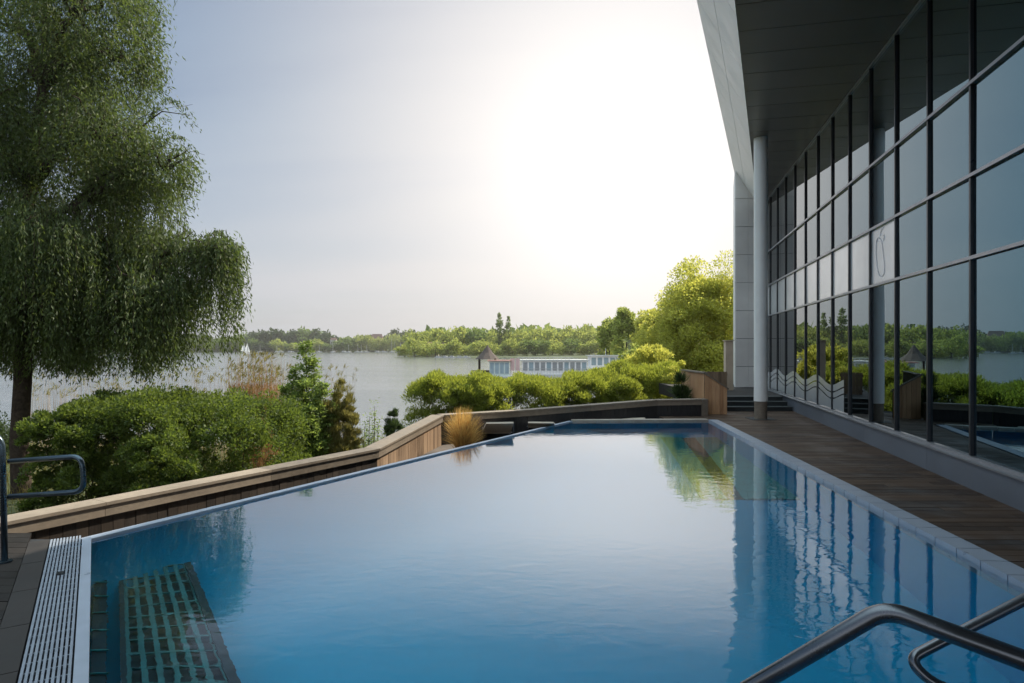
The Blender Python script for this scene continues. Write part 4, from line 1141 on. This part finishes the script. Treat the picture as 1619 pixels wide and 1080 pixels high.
R1 = plain('red_roof_tile', (.22, .12, .09), .8, 0, .2, .5); R2 = plain('dark_roof_tile', (.13, .07, .06), .8, 0, .2, .5); R3 = plain('orange_roof_tile', (.34, .20, .14), .8, 0, .2, .5)
WL = plain('pale_render', (.40, .38, .35), .8, 0, .06, .3); WC = plain('cream_render', (.38, .33, .24), .8, 0, .06, .3)
house('house with a dark red roof between trees on the far left shore', 595, 528, 552, 20, 767, R2, WL)
house('grey white tall house on the far left shore above the spire shrub', 527, 534, 556, 9, 767, R2, WL, .15)
house('small pale house by the waterline at the far left shore', 436, 540, 556, 13, 767, R2, WL, .2)
house('cream house among trees near the moored masts', 648, 541, 556, 12, 767, R1, WC, .4)
house('orange roofed house beside the waterline right of the masts', 683, 541, 562, 20, 309, R3, WC, .5)
house('little grey roofed house right of the orange roofed one', 701, 542, 558, 8, 309, R2, WL, .5)
house('pink roofed house on the rise behind the long houseboat', 906, 530, 548, 20, 350, R3, WL, .6)

# ============================================================ BOATS
M_hull = plain('white_hull', (.56, .56, .54), .3, 0, .05, 1); M_sail = plain('white_sail', (.8, .8, .78), .8, 0, .04, 1)
M_blue = plain('blue_glazing', (.30, .38, .42), .2, 0, .1, 2); M_red = plain('red_trim', (.42, .22, .18), .5, 0, .1, 2)
M_thatch = plain('thatch', (.08, .062, .052), .95, 0, .4, 8, .8); M_rail = plain('pale_rail', (.5, .5, .48), .5, 0, .05)
M_mint = plain('mint_wall', (.55, .62, .58), .6, 0, .06, 2); M_pink = plain('pink_awning', (.62, .42, .40), .8, 0, .08, 3)
def hull(mb, L, Wd, H, T=None, bow=.3):
    s = [(-.5, .7), (-.3, 1), (.1, 1), (.35, .7), (.5, .04)]
    top = [(a*L, b*Wd/2) for a, b in s]+[(a*L, -b*Wd/2) for a, b in reversed(s)]; n_ = len(top)
    bot = [(a*.92, b*.7) for a, b in top]
    mb.v = [(a, b, 0) for a, b in bot]+[(a, b, H*(1+.25*max(0, a/L))) for a, b in top]
    mb.f = [tuple(range(n_)), tuple(reversed(range(n_, 2*n_)))]+[(i, n_+i, n_+(i+1) % n_, (i+1) % n_) for i in range(n_)]
    return mb
def sailboat(px, Y, mast, label, sail=False, rz=0.0, group='moored sailing boats at the far shore', L=7):
    x = at(px, Y); r = empty('sailing_boat', (0, 0, 0)); tag(r, label, 'sailing boat', group)
    hull(MB(), L, 2.2, .9).build('hull', M_hull, r)
    mb = MB(); mb.box(-L*.2, L*.15, -.6, .6, .9, 1.4); mb.build('cabin', M_hull, r)
    mb = MB(); mb.tube([(.2, 0, .8), (.2, 0, mast)], .11, 8); mb.build('mast', M_hull, r)
    mb = MB(); mb.tube([(.2, 0, 1.8), (-L*.4, 0, 1.7)], .08, 6); mb.build('boom', M_rail, r)
    if sail:
        mb = MB(); N = 6
        for i in range(N):
            t0, t1 = i/N, (i+1)/N
            def S(t, u): return (.1-(L*.48)*(1-t)*u, .35*math.sin(math.pi*u)*(1-t), 1.9+(mast-2.1)*t)
            for j in range(4):
                u0, u1 = j/4, (j+1)/4; mb.poly([S(t0, u0), S(t0, u1), S(t1, u1), S(t1, u0)])
        o = mb.build('mainsail', M_sail, r); md = o.modifiers.new('thick', 'SOLIDIFY'); md.thickness = .03
        mb = MB(); mb.poly([(.4, 0, mast*.85), (L*.45, .0, 1.1), (1.2, .3, 1.2)]); o = mb.build('jib', M_sail, r); md = o.modifiers.new('thick', 'SOLIDIFY'); md.thickness = .03
    r.location = (x, Y, LAKE_Z-.15); r.rotation_euler.z = rz
    for c_ in r.children: c_.matrix_parent_inverse = Matrix.Identity(4)
    return r
sailboat(386, 640, 10.2, 'left one of the two white sails on the open lake', True, .9, 'two boats under sail')
sailboat(391.5, 655, 10.2, 'right one of the two white sails on the open lake', True, 1.0, 'two boats under sail')
for i, (px, m_) in enumerate(((412, 9), (438, 8), (505, 8.5), (527, 14), (552, 9), (566, 10), (572, 8), (580, 9), (620, 16), (625, 13), (634, 11), (640, 15), (646, 12), (654, 9))):
    sailboat(px, 718+random.uniform(-8, 8), m_, where('bare masted boat', px), False, random.uniform(-.5, .5)+(math.pi if random.random() < .5 else 0), 'moored boats with bare masts')
def motorboat(px, Y, L, label, rz=0.0, group=None):
    r = empty('motor_boat', (0, 0, 0)); tag(r, label, 'motor boat', group)
    hull(MB(), L, L*.3, L*.12).build('hull', M_hull, r)
    mb = MB(); mb.prism([(-L*.3, -L*.11), (L*.12, -L*.11), (L*.12, L*.11), (-L*.3, L*.11)], L*.12, [L*.24, L*.22, L*.22, L*.24]); mb.build('cabin', M_hull, r)
    mb = MB(); mb.box(-L*.26, L*.10, -L*.113, L*.113, L*.165, L*.205); mb.build('windows', M_frame, r)
    mb = MB(); mb.box(-L*.34, L*.16, -L*.12, L*.12, L*.242, L*.25); mb.build('roof', M_hull, r)
    r.location = (at(px, Y), Y, LAKE_Z-.1); r.rotation_euler.z = rz
    for c_ in r.children: c_.matrix_parent_inverse = Matrix.Identity(4)
for px in (445, 460, 545, 598, 608): motorboat(px, 722, 8, where('small white motor boat', px), random.uniform(-.4, .4), 'small motor boats at the far shore')
for px in (694, 706, 716, 728, 738): motorboat(px, 272, 3.6, where('small white motor boat', px), random.uniform(-.5, .5), 'small motor boats left of the hut')

# thatched floating hut
HY = 76.0
hx = at(771, HY)
hut = empty('thatched_hut', (hx, HY, LAKE_Z)); tag(hut, 'floating hut with a pointed thatched roof at the left end of the houseboats', 'hut')
mb = MB(); mb.box(hx-1.9, hx+2.4, HY-1.3, HY+1.3, LAKE_Z-.2, LAKE_Z+.35); mb.build('pontoon', M_bark, hut)
mb = MB(); rz0, rz1 = ztop(568, HY), ztop(545, HY)
ring = [(hx+math.cos(a)*1.45, HY+math.sin(a)*1.45) for a in [2*math.pi*k/10 for k in range(10)]]
for k in range(10):
    a, b = ring[k], ring[(k+1) % 10]; ma = ((a[0]-hx)*.45+hx, (a[1]-HY)*.45+HY); mb_ = ((b[0]-hx)*.45+hx, (b[1]-HY)*.45+HY)
    mb.poly([(*a, rz0), (*b, rz0), (*mb_, rz0+(rz1-rz0)*.45), (*ma, rz0+(rz1-rz0)*.45)]); mb.poly([(*ma, rz0+(rz1-rz0)*.45), (*mb_, rz0+(rz1-rz0)*.45), (hx, HY, rz1)])
mb.poly([(*p, rz0) for p in reversed(ring)]); mb.build('roof', M_thatch, hut)
for sx, sy in ((-1, -1), (1, -1), (-1, 1), (1, 1)):
    mb = MB(); mb.tube([(hx+sx*.95, HY+sy*.95, LAKE_Z+.3), (hx+sx*.95, HY+sy*.95, rz0+.1)], .09, 8); mb.build('post', M_bark, hut)
mb = MB()
for k in range(7): mb.beam((hx-1.8+k*.42, HY-1.2, LAKE_Z+.35), (hx-1.8+k*.42, HY-1.2, LAKE_Z+1.1), .06, .06)
mb.beam((hx-1.85, HY-1.2, LAKE_Z+1.1), (hx+.8, HY-1.2, LAKE_Z+1.1), .07, .07); mb.build('railing', M_bark, hut)
mb = MB(); mb.box(hx-.7, hx+.7, HY-.5, HY+.7, LAKE_Z+.35, LAKE_Z+1.1); mb.build('counter', M_thatch, hut)
# blue windowed cabin boat
def houseboat(name, label, px0, px1, Y, zr_px, zw_px, wallm, winm, k, roofm, hullh=.55, depth=3.2, railing=False):
    x0, x1 = at(px0, Y), at(px1, Y); zr, zw = ztop(zr_px, Y), ztop(zw_px, Y)
    r = empty(name, ((x0+x1)/2, Y, LAKE_Z)); tag(r, label, 'houseboat')
    mb = MB(); mb.prism([(x0-.4, Y-depth/2), (x1+.3, Y-depth/2), (x1+.8, Y), (x1+.3, Y+depth/2), (x0-.4, Y+depth/2)], LAKE_Z-.3, LAKE_Z+hullh); mb.build('hull', M_hull, r, bevel=.05)
    mb = MB(); mb.box(x0, x1, Y-depth/2+.3, Y+depth/2-.3, LAKE_Z+hullh, zr); mb.build('cabin', wallm, r)
    mb = MB(); mb.box(x0-.25, x1+.25, Y-depth/2+.05, Y+depth/2-.05, zr+.002, zr+.12); mb.build('roof', roofm, r)
    w = (x1-x0)/k
    for i in range(k):
        mb = MB(); xa = x0+w*(i+.14); xb = x0+w*(i+.86); mb.box(xa, xb, Y-depth/2+.27, Y-depth/2+.298, zw, zr-.18)
        o = mb.build('window', winm if callable(winm) is False else winm(i), r)
    if railing:
        mb = MB(); zt_ = LAKE_Z+hullh
        mb.beam((x0-.3, Y-depth/2+.03, zt_+.62), (x1+.2, Y-depth/2+.03, zt_+.62), .05, .05)
        q_ = int((x1-x0)/.35)
        for i in range(q_+1): mb.beam((x0-.3+i*.35, Y-depth/2+.03, zt_), (x0-.3+i*.35, Y-depth/2+.03, zt_+.62), .03, .03)
        mb.build('railing', M_rail, r)
    return r
houseboat('cabin_boat', 'small mint cabin boat with blue windows and red roof edge beside the thatched hut', 775, 806, 74, 571, 590, M_mint, M_blue, 4, M_red)
hb = houseboat('houseboat', 'long white houseboat with a row of dark and pale windows and a white railing', 826, 926, 75, 570, 585, M_white, lambda i: M_alu if i % 3 != 1 else M_blue, 11, M_rail, .75, 4.2, True)
X0, X1 = at(812, 75), at(905, 75)
mb = MB()
for i in range(14): mb.box(X0+.6+i*.45, X0+.64+i*.45, 73.4, 73.44, ztop(570, 75)+.12, ztop(565, 75))
mb.box(X0+.5, X0+7.0, 73.38, 73.46, ztop(565, 75), ztop(565, 75)+.05); mb.build('roof_railing', M_rail, hb)
for px, lb in ((811, 'left pink banner'), (819, 'right pink banner')):
    b_ = empty('banner', (at(px, 73), 73, LAKE_Z)); tag(b_, lb+' standing between the mint cabin boat and the long houseboat', 'banner')
    mb = MB(); mb.tube([(at(px, 73)-.25, 73, LAKE_Z-.3), (at(px, 73)-.25, 73, ztop(566, 73))], .03, 8); mb.build('pole', M_rail, b_)
    mb = MB(); mb.box(at(px, 73)-.22, at(px, 73)+.22, 72.98, 73.0, ztop(586, 73), ztop(567, 73)); mb.build('cloth', M_pink, b_)
c2 = houseboat('cruiser_boat', 'white cruiser with blue trim moored at the right end of the houseboats', 932, 990, 82, 563, 577, M_white, M_blue, 6, M_hull, .9, 3.6)
mb = MB(); mb.tube([(at(958, 82), 82, ztop(563, 82)), (at(958, 82), 82, ztop(551, 82))], .04, 8); mb.build('mast', M_rail, c2)
dk = MB(); dk.box(at(800, 71.5), at(905, 71.5), 71, 72.2, LAKE_Z+.12, LAKE_Z+.28)
for i in range(9): dk.tube([(at(805, 71.5)+i*.9, 71.2, LAKE_Z-1), (at(805, 71.5)+i*.9, 71.2, LAKE_Z+.12)], .08, 8)
tag(dk.build('jetty', M_bark), 'narrow dark jetty lying along the hull of the long houseboat', 'jetty')

# ============================================================ HAZE
hz_ = MB(); hz_.box(-1500, 900, -120, 1300, -7, 60)
M_haze = bpy.data.materials.new('haze'); M_haze.use_nodes = True
th = NT(M_haze.node_tree); th.n.clear()
vp = th.node('ShaderNodeVolumePrincipled', {'Color': (1, .95, .87, 1), 'Density': .00030, 'Anisotropy': .75})
oh = th.node('ShaderNodeOutputMaterial'); th.l.new(vp.outputs[0], oh.inputs['Volume'])
tag(hz_.build('haze', M_haze), kind='stuff')
SC.cycles.volume_bounces = 0
